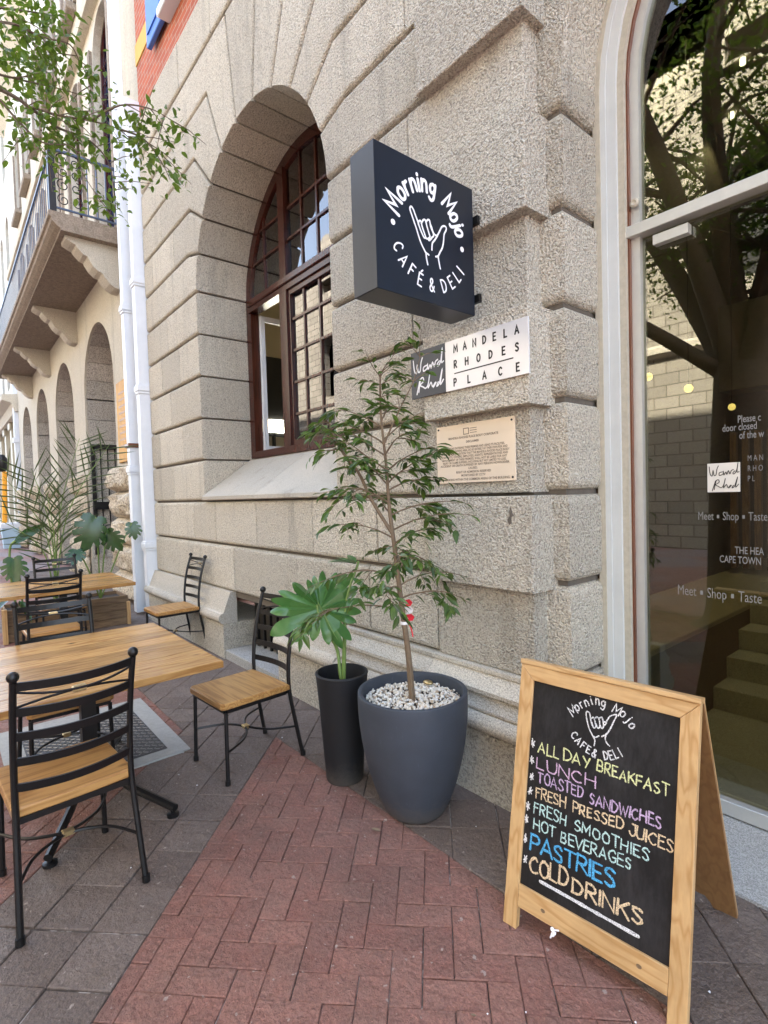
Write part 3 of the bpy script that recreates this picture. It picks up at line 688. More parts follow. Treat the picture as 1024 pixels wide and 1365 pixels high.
# brick storey above, blue shutter and white sill
bk = MB(); wall_holes(bk, [(-7.55, 6.685), (6, 6.685), (6, 14), (-7.55, 14)], [[(-6.2, 7.15), (-5.1, 7.15), (-5.1, 9.2), (-6.2, 9.2)], [(-3.0, 7.15), (-1.9, 7.15), (-1.9, 9.2), (-3.0, 9.2)]], 2.24, 2.6)
bk.build('brick_storey', 'upper_brick', B)
bk = MB(); bk.box(-7.55, -6.92, 2.225, 2.3, 7.36, 7.62); bk.box(-4.9, -3.1, 2.225, 2.3, 7.36, 7.62); bk.build('brick_band', 'band_yellow', B)
for x in (-6.2, -3.0):
    bk = MB(); bk.box(x - .08, x + 1.18, 2.10, 2.4, 7.05, 7.15, .01); f = bk.build('upper_sill', 'white_paint', B)
    bk = MB(); wall_holes(bk, [(x, 7.16), (x + 1.1, 7.16), (x + 1.1, 9.19), (x, 9.19)], [[(x + .08, 7.24), (x + 1.02, 7.24), (x + 1.02, 9.1), (x + .08, 9.1)]], 2.36, 2.44)
    f = bk.build('upper_window', 'white_paint', B)
    bk = MB(); bk.box(x + .07, x + 1.03, 2.40, 2.405, 7.23, 9.11); bk.build('pane', 'far_glass', f)
    bk = MB(); bk.box(x - .62, x - .04, 2.15, 2.205, 7.08, 9.15, .008); bk.box(x - .56, x - .10, 2.135, 2.149, 7.2, 8.1); bk.box(x - .56, x - .10, 2.135, 2.149, 8.2, 9.05)
    bk.build('shutter', 'blue_shutter', B)

# ------------------------------------------------------------------ entrance: frame, doors, hall
def aring(mb, h0, h1, y0, y1, z0=.06, zs=3.6, n=24):
    o = arch_poly(-.2, h0, z0, zs, n); i = arch_poly(-.2, h1, z0, zs, n)
    m = MB(); oo = o[1:] + o[:1]; ii = i[1:] + i[:1]
    mb.rings([[(a[0], y0, a[1]) for a in oo], [(a[0], y0, a[1]) for a in ii], [(a[0], y1, a[1]) for a in ii]], False, False)
t = MB(); aring(t, 1.215, 1.178, 2.636, 2.70); aring(t, 1.102, 1.068, 2.664, 2.72)
DF = MB(); aring(DF, 1.186, 1.150, 2.642, 2.70); aring(DF, 1.152, 1.10, 2.648, 2.70)
DFo = DF.build('door_surround', 'cream_paint', B, smooth=30); t.build('plaster_edge', 'cream_trim', DFo, smooth=30)
t = MB(); aring(t, 1.076, 1.060, 2.690, 2.74); t.build('rust_strip', 'rust_strip', DFo, smooth=30)
D = MB(); aring(D, 1.068, 1.018, 2.712, 2.77); D.box(-1.275, .875, 2.675, 2.775, 2.838, 2.893, .003)
D.box(-1.22, .82, 2.70, 2.775, .085, .150, .002)
Do = D.build('entrance_door', 'aluminium', B, smooth=30)
t = MB(); t.box(-1.149, -.991, 2.695, 2.735, 2.765, 2.812, .002); t.build('door_patch', 'aluminium', Do)
t = MB(); t.rings([[(-1.232 + r_*math.cos(k*math.pi/8), y, 3.0 + r_*math.sin(k*math.pi/8)) for k in range(16)] for r_, y in ((.021, 2.70), (.021, 2.685), (.013, 2.680), (.006, 2.684))]); t.build('stud', 'cream_trim', Do)
t = MB()
for a, b in ((-1.225, -.203), (-.197, .825)): t.box(a, b, 2.740, 2.748, .145, 2.84)
t.build('door_pane', 'door_glass', Do)
t = MB(); t.rings([[(x, y, z) for x, z in arch_poly(-.2, 1.022, 2.89, 3.6, 24)] for y in (2.740, 2.748)]); t.build('fanlight_pane', 'door_glass', Do)
t = MB(); t.tube([(-.29, 2.68, .9), (-.29, 2.68, 1.9)], .014); t.tube([(-.29, 2.68, 1.0), (-.29, 2.742, 1.0)], .009); t.tube([(-.29, 2.68, 1.8), (-.29, 2.742, 1.8)], .009); t.build('door_handle', 'steel', Do)
t = MB(); t.extr([(3.0, -.02), (2.307, -.02), (2.307, .012), (2.70, .078), (3.0, .08)], -1.395, .995); t.build('door_sill', 'granite_step', B)
# lettering on the door glass
F = lambda x, z: (x, 2.7375, z)
L = MB(); UX, VZ, NY = (1, 0, 0), (0, 0, 1), (0, -1, 0)
def dtext(txt, x, z, size, bold=0.0): text_mesh(L, txt, size, F(x, z), UX, VZ, NY, 'LEFT', 1.0, 0, bold, .60)
dtext('Meet ▪ Shop ▪ Taste', -1.071, 1.072, .068); dtext('Meet ▪ Shop ▪ Taste', -.977, 1.437, .054)
dtext('THE HEA', -.826, 1.287, .046, .0004); dtext('CAPE TOWN', -.888, 1.243, .046, .0004)
dtext('Please c', -.812, 1.872, .046, .0005); dtext('door closed', -.872, 1.838, .046, .0005); dtext('of the w', -.806, 1.800, .046, .0005)
dtext('M A N', -.775, 1.70, .036); dtext('R H O', -.775, 1.655, .036); dtext('P L', -.775, 1.61, .036)
L.build('door_lettering', 'glass_letter', Do)
L = MB(); L.box(-.934, -.803, 2.7362, 2.7395, 1.565, 1.697); L.build('signature_square', 'plaster_pale', Do)
b_ = Board((-.934, 2.7358, 1.565), UX, VZ, NY)
SIG = [[(.008,.118),(.012,.085),(.02,.075),(.024,.1),(.028,.078),(.036,.08),(.04,.105),(.046,.12)],[(.062,.092),(.05,.088),(.05,.076),(.064,.082),(.066,.094),(.068,.078),(.076,.09),(.08,.08),(.086,.096),(.092,.082),(.098,.096),(.106,.1)],[(.112,.094),(.104,.086),(.108,.08),(.118,.095),(.124,.13),(.12,.09),(.128,.09)],
 [(.028,.012),(.036,.05),(.046,.056),(.048,.044),(.034,.034),(.046,.026),(.056,.02),(.066,.03),(.074,.062),(.066,.02),(.078,.034),(.084,.02),(.094,.03),(.088,.018),(.098,.03)],[(.106,.03),(.1,.018),(.11,.026),(.122,.066),(.114,.022),(.126,.034)],[(.02,.006),(.034,.052)]]
for q in SIG: b_.stroke(q, .0035)
b_.build('signature', 'letter_black', Do)
# hall
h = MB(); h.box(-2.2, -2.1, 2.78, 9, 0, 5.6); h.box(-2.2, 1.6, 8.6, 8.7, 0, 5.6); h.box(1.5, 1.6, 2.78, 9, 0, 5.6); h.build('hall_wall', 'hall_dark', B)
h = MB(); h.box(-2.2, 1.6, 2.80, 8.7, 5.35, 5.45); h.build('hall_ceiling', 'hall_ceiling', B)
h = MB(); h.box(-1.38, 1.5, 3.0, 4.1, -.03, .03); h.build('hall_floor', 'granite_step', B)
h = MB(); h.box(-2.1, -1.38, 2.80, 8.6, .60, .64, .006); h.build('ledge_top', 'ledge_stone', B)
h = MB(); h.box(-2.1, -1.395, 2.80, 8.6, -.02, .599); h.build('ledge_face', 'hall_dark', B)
for i in range(8):
    h = MB(); h.box(-1.378, 1.0, 4.11 + .265*i, 8.5, .031 + .153*i if i else -.02, .184 + .153*i, .005); h.build('stair', 'granite_step', B)
h = MB()
for i in range(14): h.box(-2.1, -2.06, 3.2 + .09*i, 3.25 + .09*i, .645, 1.62)
h.build('slat_panel', 'slat_wood', B)
h = MB()
for i in range(16): h.box(-2.0 + .11*i, -1.94 + .11*i, 6.5, 6.55, .7 + (.5 if i > 5 else 0), 2.15)
h.build('slat_screen', 'slat_wood', B)
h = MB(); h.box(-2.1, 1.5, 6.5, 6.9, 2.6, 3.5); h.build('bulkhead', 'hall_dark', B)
for i, (x, y, z) in enumerate(((-2.01, 4.6, 2.52), (-1.70, 4.6, 2.37), (-1.40, 4.6, 2.18))):
    o = thing('pendant_lamp', ['round glowing pendant lamp nearest the door frame inside the hall', 'round glowing pendant lamp in the middle of the hall row', 'dimmer round pendant lamp furthest from the door frame in the hall'][i], 'lamp', (x, y, z), 'pendant lamps in the entrance hall')
    q = MB(); q.ball((x, y, z), .034 if i < 2 else .026, 14); q.build('globe', 'globe_light', o, smooth=180)
    q = MB(); q.tube([(x, y, z + .033), (x, y, 5.35)], .004, 6); q.build('cord', 'black_iron', o)
k = 0
for x, y in ((-1.5, 3.6), (-.6, 3.5), (-1.45, 4.6), (-.55, 4.5), (-1.6, 5.6), (-.7, 5.6), (-1.9, 6.3), (.4, 3.6), (-1.0, 3.9), (-1.2, 5.1), (-.9, 6.2), (-1.3, 6.3), (-.2, 5.4), (-.1, 4.2), (-1.8, 4.3), (-.4, 6.1)):
    q = MB(); q.lathe([(.024, 5.30), (.024, 5.352)], 14, (x, y)); q.lathe([(.018, 5.297), (.018, 5.2995)], 12, (x, y))
    o = tag(q.build('ceiling_spotlight', 'spot_light'), 'small bright round spotlight in the hall ceiling', 'spotlight', 'spotlights in the hall ceiling')
    k += 1
    if k > 8: continue
    ld = bpy.data.lights.new('spotlight_beam', 'SPOT'); ld.energy = 3.2; ld.spot_size = R(110); ld.spot_blend = .6; ld.color = (1.0, .86, .62); ld.shadow_soft_size = .04
    lo = bpy.data.objects.new('spotlight_beam', ld); COL.objects.link(lo); lo.parent = o; lo.location = (x, y, 5.28)

# ------------------------------------------------------------------ downpipes at the building joint
def downpipe(x, y0, y1, x1, z0, z1, joints, label, hopper):
    o = thing('downpipe', label, 'downpipe', ((x + x1)/2, (y0 + y1)/2, 0), 'white downpipes between the two buildings')
    m = MB(); m.box(x, x1, y0, y1, z0, z1, .006)
    if hopper: m.rings([[(a, b, z) for a, b in ((x-e, y0-e), (x1+e, y0-e), (x1+e, y1+e), (x-e, y1+e))] for e, z in ((0, z1-.01), (.05, z1+.18), (.05, z1+.34))])
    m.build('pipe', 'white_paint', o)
    for z in joints:
        q = MB()
        for e, a, b in ((.012, -.07, -.035), (.022, -.035, .035), (.012, .035, .06)): q.box(x - e, x1 + e, y0 - e, y1 + e, z + a, z + b, .004)
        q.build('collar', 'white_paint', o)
    return o
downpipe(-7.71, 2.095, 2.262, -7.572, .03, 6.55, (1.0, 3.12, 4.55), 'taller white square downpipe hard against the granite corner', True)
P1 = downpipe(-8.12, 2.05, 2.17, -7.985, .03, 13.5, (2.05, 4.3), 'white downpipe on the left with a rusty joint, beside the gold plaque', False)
q = MB(); q.box(-8.145, -7.96, 2.025, 2.195, 2.36, 2.42, .01); q.build('rusty_joint', 'rust_strip', P1)

# ------------------------------------------------------------------ arcaded sandstone building
A = thing('arcade_building', 'cream stone building with an arcade, a long balcony and tall arched windows', 'building', (-16, 2.4, 0))
cxs = [-11.4, -15.05, -18.7, -22.35]
holes = [arch_poly(c, 1.225, -.02, 3.80, 18) for c in cxs]
wins = []
wx = [-10.05, -12.3, -14.5, -16.8, -19.1, -21.4]
for c in wx:
    wins.append((c, .58, 6.02, 9.4)); wins.append((c, .5, 11.2, 13.2))
holes += [arch_poly(c, h, z0, zs, 12) for c, h, z0, zs in wins]
m = MB(); wall_holes(m, [(-24.6, -.1), (-7.56, -.1), (-7.56, 5.4), (-24.6, 5.4)], holes[:4], 2.4, 2.44); m.build('arcade_wall', 'sandstone', A)
m = MB(); wall_holes(m, [(-24.6, 5.4), (-7.56, 5.4), (-7.56, 16), (-24.6, 16)], holes[4:], 2.4, 2.75); m.build('wall', 'sandstone', A)
m = MB()
for c in cxs:       # deep stone jambs and vaults of the arcade, in courses
    pts = [(c - 1.225, 0)] + [(c - 1.225, .42*k) for k in range(1, 10)] + [(c + 1.225*math.cos(R(180 - 18*k)), 3.8 + 1.225*math.sin(R(180 - 18*k))) for k in range(0, 11)] + [(c + 1.225, 3.8 - .42*k) for k in range(1, 10)]
    for a, b in zip(pts, pts[1:]):
        if math.hypot(a[0]-b[0], a[1]-b[1]) < .03: continue
        d = Vector((b[0]-a[0], 0, b[1]-a[1])).normalized(); nn = Vector((d.z, 0, -d.x))
        a2, b2 = Vector((a[0], 0, a[1])) + d*.005, Vector((b[0], 0, b[1])) - d*.005
        sh = rnd.choice((.55, .8, 1.0))
        for y0, y1 in ((2.444, 2.444 + sh - .004), (2.444 + sh, 4.4)):
            o3 = -nn*.25
            vs = [(v.x, y, v.z) for y in (y0, y1) for v in (a2, b2, b2 + o3, a2 + o3)]
            m.add(vs, [(0, 1, 2, 3), (7, 6, 5, 4), (0, 4, 5, 1), (1, 5, 6, 2), (2, 6, 7, 3), (3, 7, 4, 0)])
m.build('arcade_jamb', 'jamb_stone', A)
m = MB(); m.box(-24.6, -7.9, 4.4, 4.5, 0, 5.3); m.build('arcade_back', 'hall_dark', A)
# barred opening in the first jamb
m = MB(); x0 = -12.62
m.box(x0, x0 + .07, 2.46, 2.53, .5, 2.8); m.box(x0, x0 + .07, 3.2, 3.26, .5, 2.8); m.box(x0, x0 + .07, 2.46, 3.26, 2.74, 2.84); m.box(x0, x0 + .12, 2.46, 3.0, 1.46, 1.62)
for k in range(4): m.tube([(x0 + .04, 2.64 + .14*k, .5), (x0 + .04, 2.64 + .14*k, 2.76)], .013, 6)
m.tube([(x0 + .05, 2.64 + .10*math.cos(R(20*k)) + .1, 1.02 + .1*math.sin(R(20*k))) for k in range(19)], .012, 6)
m.build('window_grille', 'black_iron', A)
# rock-faced base of the piers
def rock(mb, x0, x1, y0, y1, z0, z1, amp, seed):
    nx, nz = max(4, int((x1-x0)/.09)), max(4, int((z1-z0)/.07)); rows = []
    for j in range(nz + 1):
        row = []
        for i in range(nx + 1):
            u, v = i/nx, j/nz; x, z = x0 + (x1-x0)*u, z0 + (z1-z0)*v
            e = min(1, 6*min(u, 1-u)*(x1-x0)/.6)*min(1, 5*min(v, 1-v))
            d = amp*(.35 + .9*noise.noise(Vector((x*4 + seed, z*4, seed))) + .5*noise.noise(Vector((x*11, z*11, seed))))*math.sqrt(max(0, e)) + .10*math.sqrt(max(0, e))
            row.append((x, y0 - d, z))
        rows.append(row)
    b = len(mb.v); mb.v += [p for r_ in rows for p in r_]
    for j in range(nz):
        for i in range(nx): mb.f.append((b+j*(nx+1)+i, b+j*(nx+1)+i+1, b+(j+1)*(nx+1)+i+1, b+(j+1)*(nx+1)+i))
    # right and left cheeks
    for col, xx in ((nx, x1), (0, x0)):
        c = [rows[j][col] for j in range(nz + 1)]; n = 6; b = len(mb.v)
        for p in c:
            for k in range(n + 1):
                y = p[1] + (y1 - p[1])*k/n; bulge = (.09*math.sin(math.pi*min(1, k/n + .15)) + .05*noise.noise(Vector((y*6, p[2]*6, seed + 9))))*(1 if 0 < k < n else 0)
                bulge *= math.sqrt(max(0, 4*(p[2]-z0)*(z1-p[2])))/(z1-z0)*1.4
                mb.v.append((xx + (bulge if col else -bulge), y, p[2]))
        for j in range(nz):
            for k in range(n): mb.f.append((b+j*(n+1)+k, b+j*(n+1)+k+1, b+(j+1)*(n+1)+k+1, b+(j+1)*(n+1)+k))
for q, (a, b) in enumerate(((-10.06, -8.5), (-13.72, -12.75), (-17.37, -16.40), (-21.0, -20.05), (-24.6, -23.6))):
    m = MB()
    for k in range(5):
        z = .02 + .44*k; rock(m, a + rnd.uniform(-.03, .05), b, 2.32, 2.42, z, z + .43, .10, q*7.3 + k*3.1)
    m.build('rock_base', 'rock_face', A, smooth=50)
m = MB(); m.box(-9.92, -9.10, 2.37, 2.398, 2.27, 3.62, .006); GP = m.build('wall_plaque', 'gold_plaque', A)
m = MB()
for k in range(9): m.box(-9.78, -9.24 - .05*(k % 3), 2.3675, 2.3698, 3.40 - .11*k, 3.435 - .11*k)
m.build('inscription', 'gold_letter', GP)
# balcony: slab, corbels, railing
m = MB(); BX0, BX1 = -21.2, -9.25
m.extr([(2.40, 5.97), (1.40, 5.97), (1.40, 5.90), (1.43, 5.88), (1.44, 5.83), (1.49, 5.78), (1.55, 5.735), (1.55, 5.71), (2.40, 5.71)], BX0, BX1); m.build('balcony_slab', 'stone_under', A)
for cxx in (-9.55, -13.22, -16.87, -20.52):
    m = MB(); pr = [(2.40, 5.708), (1.62, 5.708), (1.63, 5.66), (1.70, 5.62), (1.76, 5.60), (1.78, 5.56), (1.86, 5.48), (1.92, 5.46), (1.935, 5.42), (1.99, 5.33), (2.06, 5.27), (2.12, 5.25), (2.15, 5.20), (2.22, 5.11), (2.30, 5.06), (2.40, 5.05)]
    m.extr(pr, cxx - .17, cxx + .17); m.build('corbel', 'granite_grey', A)
RL = MB(); yb = 1.47
RL.box(BX0 + .05, BX1 - .05, yb - .016, yb + .016, 6.90, 6.93); RL.box(BX0 + .05, BX1 - .05, yb - .012, yb + .012, 6.05, 6.075)
RL.box(BX1 - .094, BX1 - .05, yb, 2.40, 6.90, 6.935); RL.box(BX1 - .085, BX1 - .06, yb, 2.40, 6.05, 6.075)
i = BX0 + .1
while i < BX1 - .12:
    RL.box(i - .005, i + .005, yb - .005, yb + .005, 6.07, 6.9); i += .19
for y in (1.95, 2.08, 2.21, 2.34): RL.box(BX1 - .08, BX1 - .064, y - .008, y + .008, 6.07, 6.9)
RO = RL.build('balcony_railing', 'rail_iron', A)
m = MB(); m.box(BX1 - .12, BX1 - .03, yb - .045, yb + .045, 5.97, 7.0, .008); m.build('corner_post', 'black_iron', RO)
m = MB()
def scroll(cy, cz, r, turns, a0, sgn):
    m.tube([(BX1 - .072, cy + sgn*(r*(1 - k/28*.8))*math.cos(R(a0 + k*turns*360/28)), cz + (r*(1 - k/28*.8))*math.sin(R(a0 + k*turns*360/28))) for k in range(28)], .008, 5)
for cz in (6.2, 6.42, 6.62, 6.8): scroll(1.62, cz, .09, 1.4, 90, 1); scroll(1.80, cz, .09, 1.4, 90, -1)
m.build('scrollwork', 'black_iron', RO)
# tall windows with lead lattice
for c, h, z0, zs in wins:
    m = MB(); wall_holes(m, arch_poly(c, h + .01, z0, zs, 12), [arch_poly(c, h - .07, z0 + .08, zs, 12)], 2.52, 2.60); f = m.build('window', 'mahogany', A)
    m = MB(); m.rings([[(x, y, z) for x, z in arch_poly(c, h - .06, z0 + .07, zs, 12)] for y in (2.56, 2.565)]); m.build('pane', 'far_glass', f)
    m = MB()
    for k in range(1, 5): m.box(c - h + k*.21 - .006, c - h + k*.21 + .006, 2.535, 2.55, z0 + .08, zs + .3)
    z = z0 + .3
    while z < zs + .2: m.box(c - h + .07, c + h - .07, 2.537, 2.552, z - .006, z + .006); z += .3
    m.build('glazing_bars', 'mahogany', f)
    m = MB()
    if z0 > 10: m.box(c - h - .12, c + h + .12, 2.22, 2.40, z0 - .16, z0, .02)
    m.box(c - h - .15, c - h - .02, 2.345, 2.40, z0, zs + .25, .02); m.box(c + h + .02, c + h + .15, 2.345, 2.40, z0, zs + .25, .02)
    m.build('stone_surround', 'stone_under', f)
m = MB(); m.extr([(2.40, 10.1), (2.25, 10.1), (2.22, 10.2), (2.28, 10.28), (2.40, 10.3)], -24.6, -7.56); m.extr([(2.40, 15.4), (2.0, 15.7), (1.9, 16.0), (2.40, 16.0)], -24.6, -7.56); m.build('cornice', 'sandstone', A)
m = MB(); m.box(-24.6, -7.56, 2.5, 9, 15.9, 16.0); m.box(-24.6, -24.5, 2.75, 9, 0, 15.9); m.box(-7.66, -7.56, 2.87, 9, 6.7, 15.9); m.build('roof', 'stone_under', A)
m = MB(); m.box(-24.5, -7.7, 5.0, 5.1, 5.8, 15.8); m.box(-24.5, -7.7, 2.8, 5.0, 5.5, 5.6); m.build('inner_wall', 'plaster_pale', A)

# ------------------------------------------------------------------ further down the street
C3 = thing('pilastered_building', 'pale building with tall pilasters and a cornice far along the pavement', 'building', (-36, 2.7, 0))
m = MB(); wall_holes(m, [(-54, 0), (-24.62, 0), (-24.62, 24), (-54, 24)], [arch_poly(x, .6, z, z + 2.2, 6) for z in (7.2, 11.6, 16, 20) for x in [-26.4 - 2.6*k for k in range(10)]], 2.75, 3.05); m.build('wall', 'sandstone', C3)
m = MB(); m.box(-54, -24.62, 3.3, 8, 0, 24); m.build('core', 'far_glass', C3)
for k in range(10):
    m = MB(); x = -25.6 - 2.6*k; m.box(x - .5, x + .1, 2.45, 2.749, 0, 5.2, .03); m.box(x - .6, x + .2, 2.38, 2.449, 4.9, 5.2, .02); m.build('pilaster', 'cream_trim', C3)
m = MB(); m.extr([(2.75, 5.201), (2.3, 5.201), (2.2, 5.5), (1.9, 5.6), (1.9, 5.8), (2.75, 5.9)], -54, -24.62); m.build('cornice', 'sandstone', C3)
m = MB(); m.box(-24.95, -24.75, 2.25, 2.43, 0, 7.4, .01); m.box(-25.0, -24.7, 2.2, 2.44, 4.0, 4.2, .01); m.build('drainpipe', 'white_paint', C3)
m = MB(); m.box(-33, -30.5, 1.2, 2.3, 5.9, 6.5, .03); m.build('canopy', 'white_paint', C3)
o = thing('street_post', 'yellow and orange post with a black cap, far down the pavement', 'post', (-25, 1.86, 0))
m = MB(); m.tube([(-25, 1.80, .5), (-25, 1.90, 2.9)], .085, 10); m.build('pole', 'orange_paint', o, smooth=40)
m = MB(); m.rings([[(-25 + r_*math.cos(k*.785), 1.84 + r_*math.sin(k*.785), z) for k in range(8)] for r_, z in ((.09, 2.9), (.17, 3.0), (.17, 3.4), (.08, 3.55))]); m.build('cap', 'black_iron', o, smooth=50)
o = thing('street_bin', 'pale blue bin standing at the foot of the yellow post', 'bin', (-24.3, 1.95, 0))
m = MB(); m.rings([[(-24.3 + a, 1.95 + b, z) for a, b in ((-h, -h), (h, -h), (h, h), (-h, h))] for h, z in ((.25, 0), (.30, .75))]); m.build('body', 'bin_blue', o)
m = MB(); m.box(-24.62, -23.98, 1.63, 2.27, .751, .95, .02); m.build('lid', 'white_paint', o)

# ------------------------------------------------------------------ across the street (seen in the glass)
O = thing('stone_building_opposite', 'pale ashlar building with arched openings across the street, seen mirrored in the door glass', 'building', (0, -9, 0))
m = MB(); hs_ = [arch_poly(c, 1.1, -.02, 2.9, 10) for c in (-26, -21.4, -17, -12.6, -8.2, -3.8, .6, 5, 7)] + [arch_poly(c, .7, 6.4, 8.6, 8) for c in (-26, -21.4, -17, -12.6, -8.2, -3.8, .6, 5, 7)] + [arch_poly(c, .7, 11.4, 13.4, 8) for c in (-26, -21.4, -17, -12.6, -8.2, -3.8, .6, 5, 7)]
wall_holes(m, [(-30, -.1), (8.5, -.1), (8.5, 12), (-30, 12)], hs_, -9, -9.5); m.build('wall', 'ashlar', O)
m = MB(); m.box(-29.9, 8.4, -9.9, -9.8, 0, 11.9); m.build('inner_wall', 'counter_dark', O)
m = MB(); m.box(-30, 8.5, -20, -9.5, 11.9, 12.05); m.box(-30, -29.9, -20, -9.51, 0, 11.9); m.build('roof', 'stone_under', O)
m = MB(); m.extr([(-9, 4.9), (-8.8, 5.0), (-8.8, 5.15), (-9, 5.25)], -30, 8.5); m.build('string_course', 'granite_grey', O)

# ------------------------------------------------------------------ chairs
def make_chair():
    t = thing('cafe_chair', 'x', 'chair')
    bl = 'black_iron'
    m = MB(); a = .205
    m.rings([[(x, y, z) for x, y in ((-a - .012 + e, -.185 + e), (-.06, -.190 + e), (.06, -.190 + e), (a + .012 - e, -.185 + e), (a + .012 - e, .24 - e), (a - .01, .255 - e), (-a + .01, .255 - e), (-a - .012 + e, .24 - e))] for e, z in ((.004, .425), (0, .430), (0, .456), (.006, .462))])
    m.build('seat', 'seat_wood', t, local=True)
    m = MB()
    for y in (-.178, .225): m.box(-.196, .196, y - .010, y + .010, .400, .4245)
    for x in (-.196, .196): m.box(x - .010, x + .010, -.168, .215, .4005, .4245)
    m.build('seat_rail', bl, t, local=True)
    for s in (-1, 1):
        m = MB(); P = crom([(s*.222, -.262, 0), (s*.214, -.225, .2), (s*.206, -.190, .42), (s*.205, -.192, .60), (s*.205, -.225, .80), (s*.205, -.275, .965)], 4)
        m.tube(P, .0125, 8); m.tube([P[0], (P[0][0], P[0][1], .028)], .0165, 8); m.build('back_post', bl, t, local=True, smooth=40)
        m = MB(); m.ball((s*.205, -.277, .982), .021, 10); m.build('finial', bl, t, local=True, smooth=180)
        m = MB(); m.tube([(s*.205, .232, 0), (s*.198, .224, .405)], .0115, 8); m.tube([(s*.205, .232, 0), (s*.2045, .2315, .026)], .0155, 8); m.build('leg', bl, t, local=True, smooth=40)
    def yb_(z):
        for (z0, y0), (z1, y1) in zip([(.42, -.190), (.60, -.192), (.80, -.225), (.965, -.275)], [(.60, -.192), (.80, -.225), (.965, -.275), (1.1, -.31)]):
            if z <= z1: return y0 + (y1 - y0)*(z - z0)/(z1 - z0)
        return -.275
    for z in (.945, .842, .745, .645, .545):
        m = MB(); y = yb_(z); m.strip([(.205*u, y - .042*(1 - u*u), z - .006*(1 - u*u)) for u in [k/6 - 1 for k in range(13)]], (0, -.18, 1), .0165, .0035); m.build('back_slat', bl, t, local=True)
    for za, zb in ((.925, .897), (.858, .889)):
        m = MB(); m.tube([(.205*u, (yb_(za) - .042*(1 - u*u)) , za + (zb - za)*(1 - u*u)) for u in [k/7 - 1 for k in range(15)]], .0052, 6); m.build('back_wire', bl, t, local=True, smooth=40)
    m = MB(); m.box(-.024, .024, yb_(.893) - .052, yb_(.893) - .030, .882, .905, .004); m.build('back_clip', 'brass', t, local=True)
    for s in (-1, 1):
        m = MB(); yl = .228 if s > 0 else -.226
        P = crom([(-.212, yl, .19), (-.195, yl*.80, .192), (-.13, yl*.33, .196), (0, .009*s, .198), (.13, yl*.33, .196), (.195, yl*.80, .192), (.212, yl, .19)], 4)
        m.tube(P, .0068, 6); m.build('stretcher', bl, t, local=True, smooth=40)
    m = MB(); m.box(-.022, .022, -.018, .018, .187, .209, .004); m.build('stretcher_clip', 'brass', t, local=True)
    return t
GC = 'wood and black iron chairs on the terrace'
ch0 = make_chair(); ch0['group'] = GC
for i, (x, y, deg, lb) in enumerate((
    (-2.595, .352, 94, 'nearest black iron chair with its back to the viewer, at the big table'),
    (-3.70, .52, -90, 'chair tucked under the far side of the big table'),
    (-5.76, .735, 91, 'chair with its back to the viewer at the near side of the second table'),
    (-6.95, .98, -90, 'farthest chair, pushed in behind the second table in front of the palm'),
    (-3.045, 1.375, 184, 'chair with empty wooden seat facing away from the wall, beside the tall black pot'),
    (-5.82, 1.87, 181, 'chair standing against the granite wall, in front of the white downpipe'))):
    c = ch0 if i == 0 else copy_tree(ch0)
    c.location = (x, y, .002); c.rotation_euler = (0, 0, R(deg)); c['label'] = lb
# ------------------------------------------------------------------ tables
def table(name, label, x0, x1, y0, y1, feet=True):
    xc, yc = (x0 + x1)/2, (y0 + y1)/2
    t = thing(name, label, 'table', (xc, yc, 0), 'wooden terrace tables'); n = 8; wd = (x1 - x0)/n
    m = MB()
    for k in range(n): m.box(-(x1-x0)/2 + wd*k + .0016, -(x1-x0)/2 + wd*(k+1) - .0016, -(y1-y0)/2 + rnd.uniform(0, .002), (y1-y0)/2 - rnd.uniform(0, .002), .716, .752 + rnd.uniform(-.0006, .0006), .0025)
    m.build('tabletop', 'table_wood', t, local=True)
    m = MB(); m.box(-.036, .036, -.036, .036, .10, .70, .004); m.build('column', 'black_iron', t, local=True)
    m = MB(); m.box(-.25, .25, -.03, .03, .690, .715); m.box(-.03, .03, -.25, .25, .689, .7145); m.build('top_bracket', 'black_iron', t, local=True)
    for a, b in ((1, .5), (1, -.5), (-1, .5), (-1, -.5)):
        m = MB(); L_ = .55; e = Vector((a*L_, b*L_, .045)); m.tube([Vector((a*.02, b*.02, .17)), e*.55 + Vector((0, 0, .062)), e], [.024, .021, .019], 8)
        m.lathe([(.03, 0.001), (.03, .014), (.012, .018), (.012, .045)], 12, (a*L_*.97, b*L_*.97)); m.build('foot', 'black_iron', t, local=True, smooth=40)
    return t
table('terrace_table', 'large wooden table with a knotty plank top in the left foreground', -3.885, -2.675, .03, 1.10)
table('terrace_table', 'second wooden table further back, in front of the planter box', -7.12, -6.00, .36, 1.54)
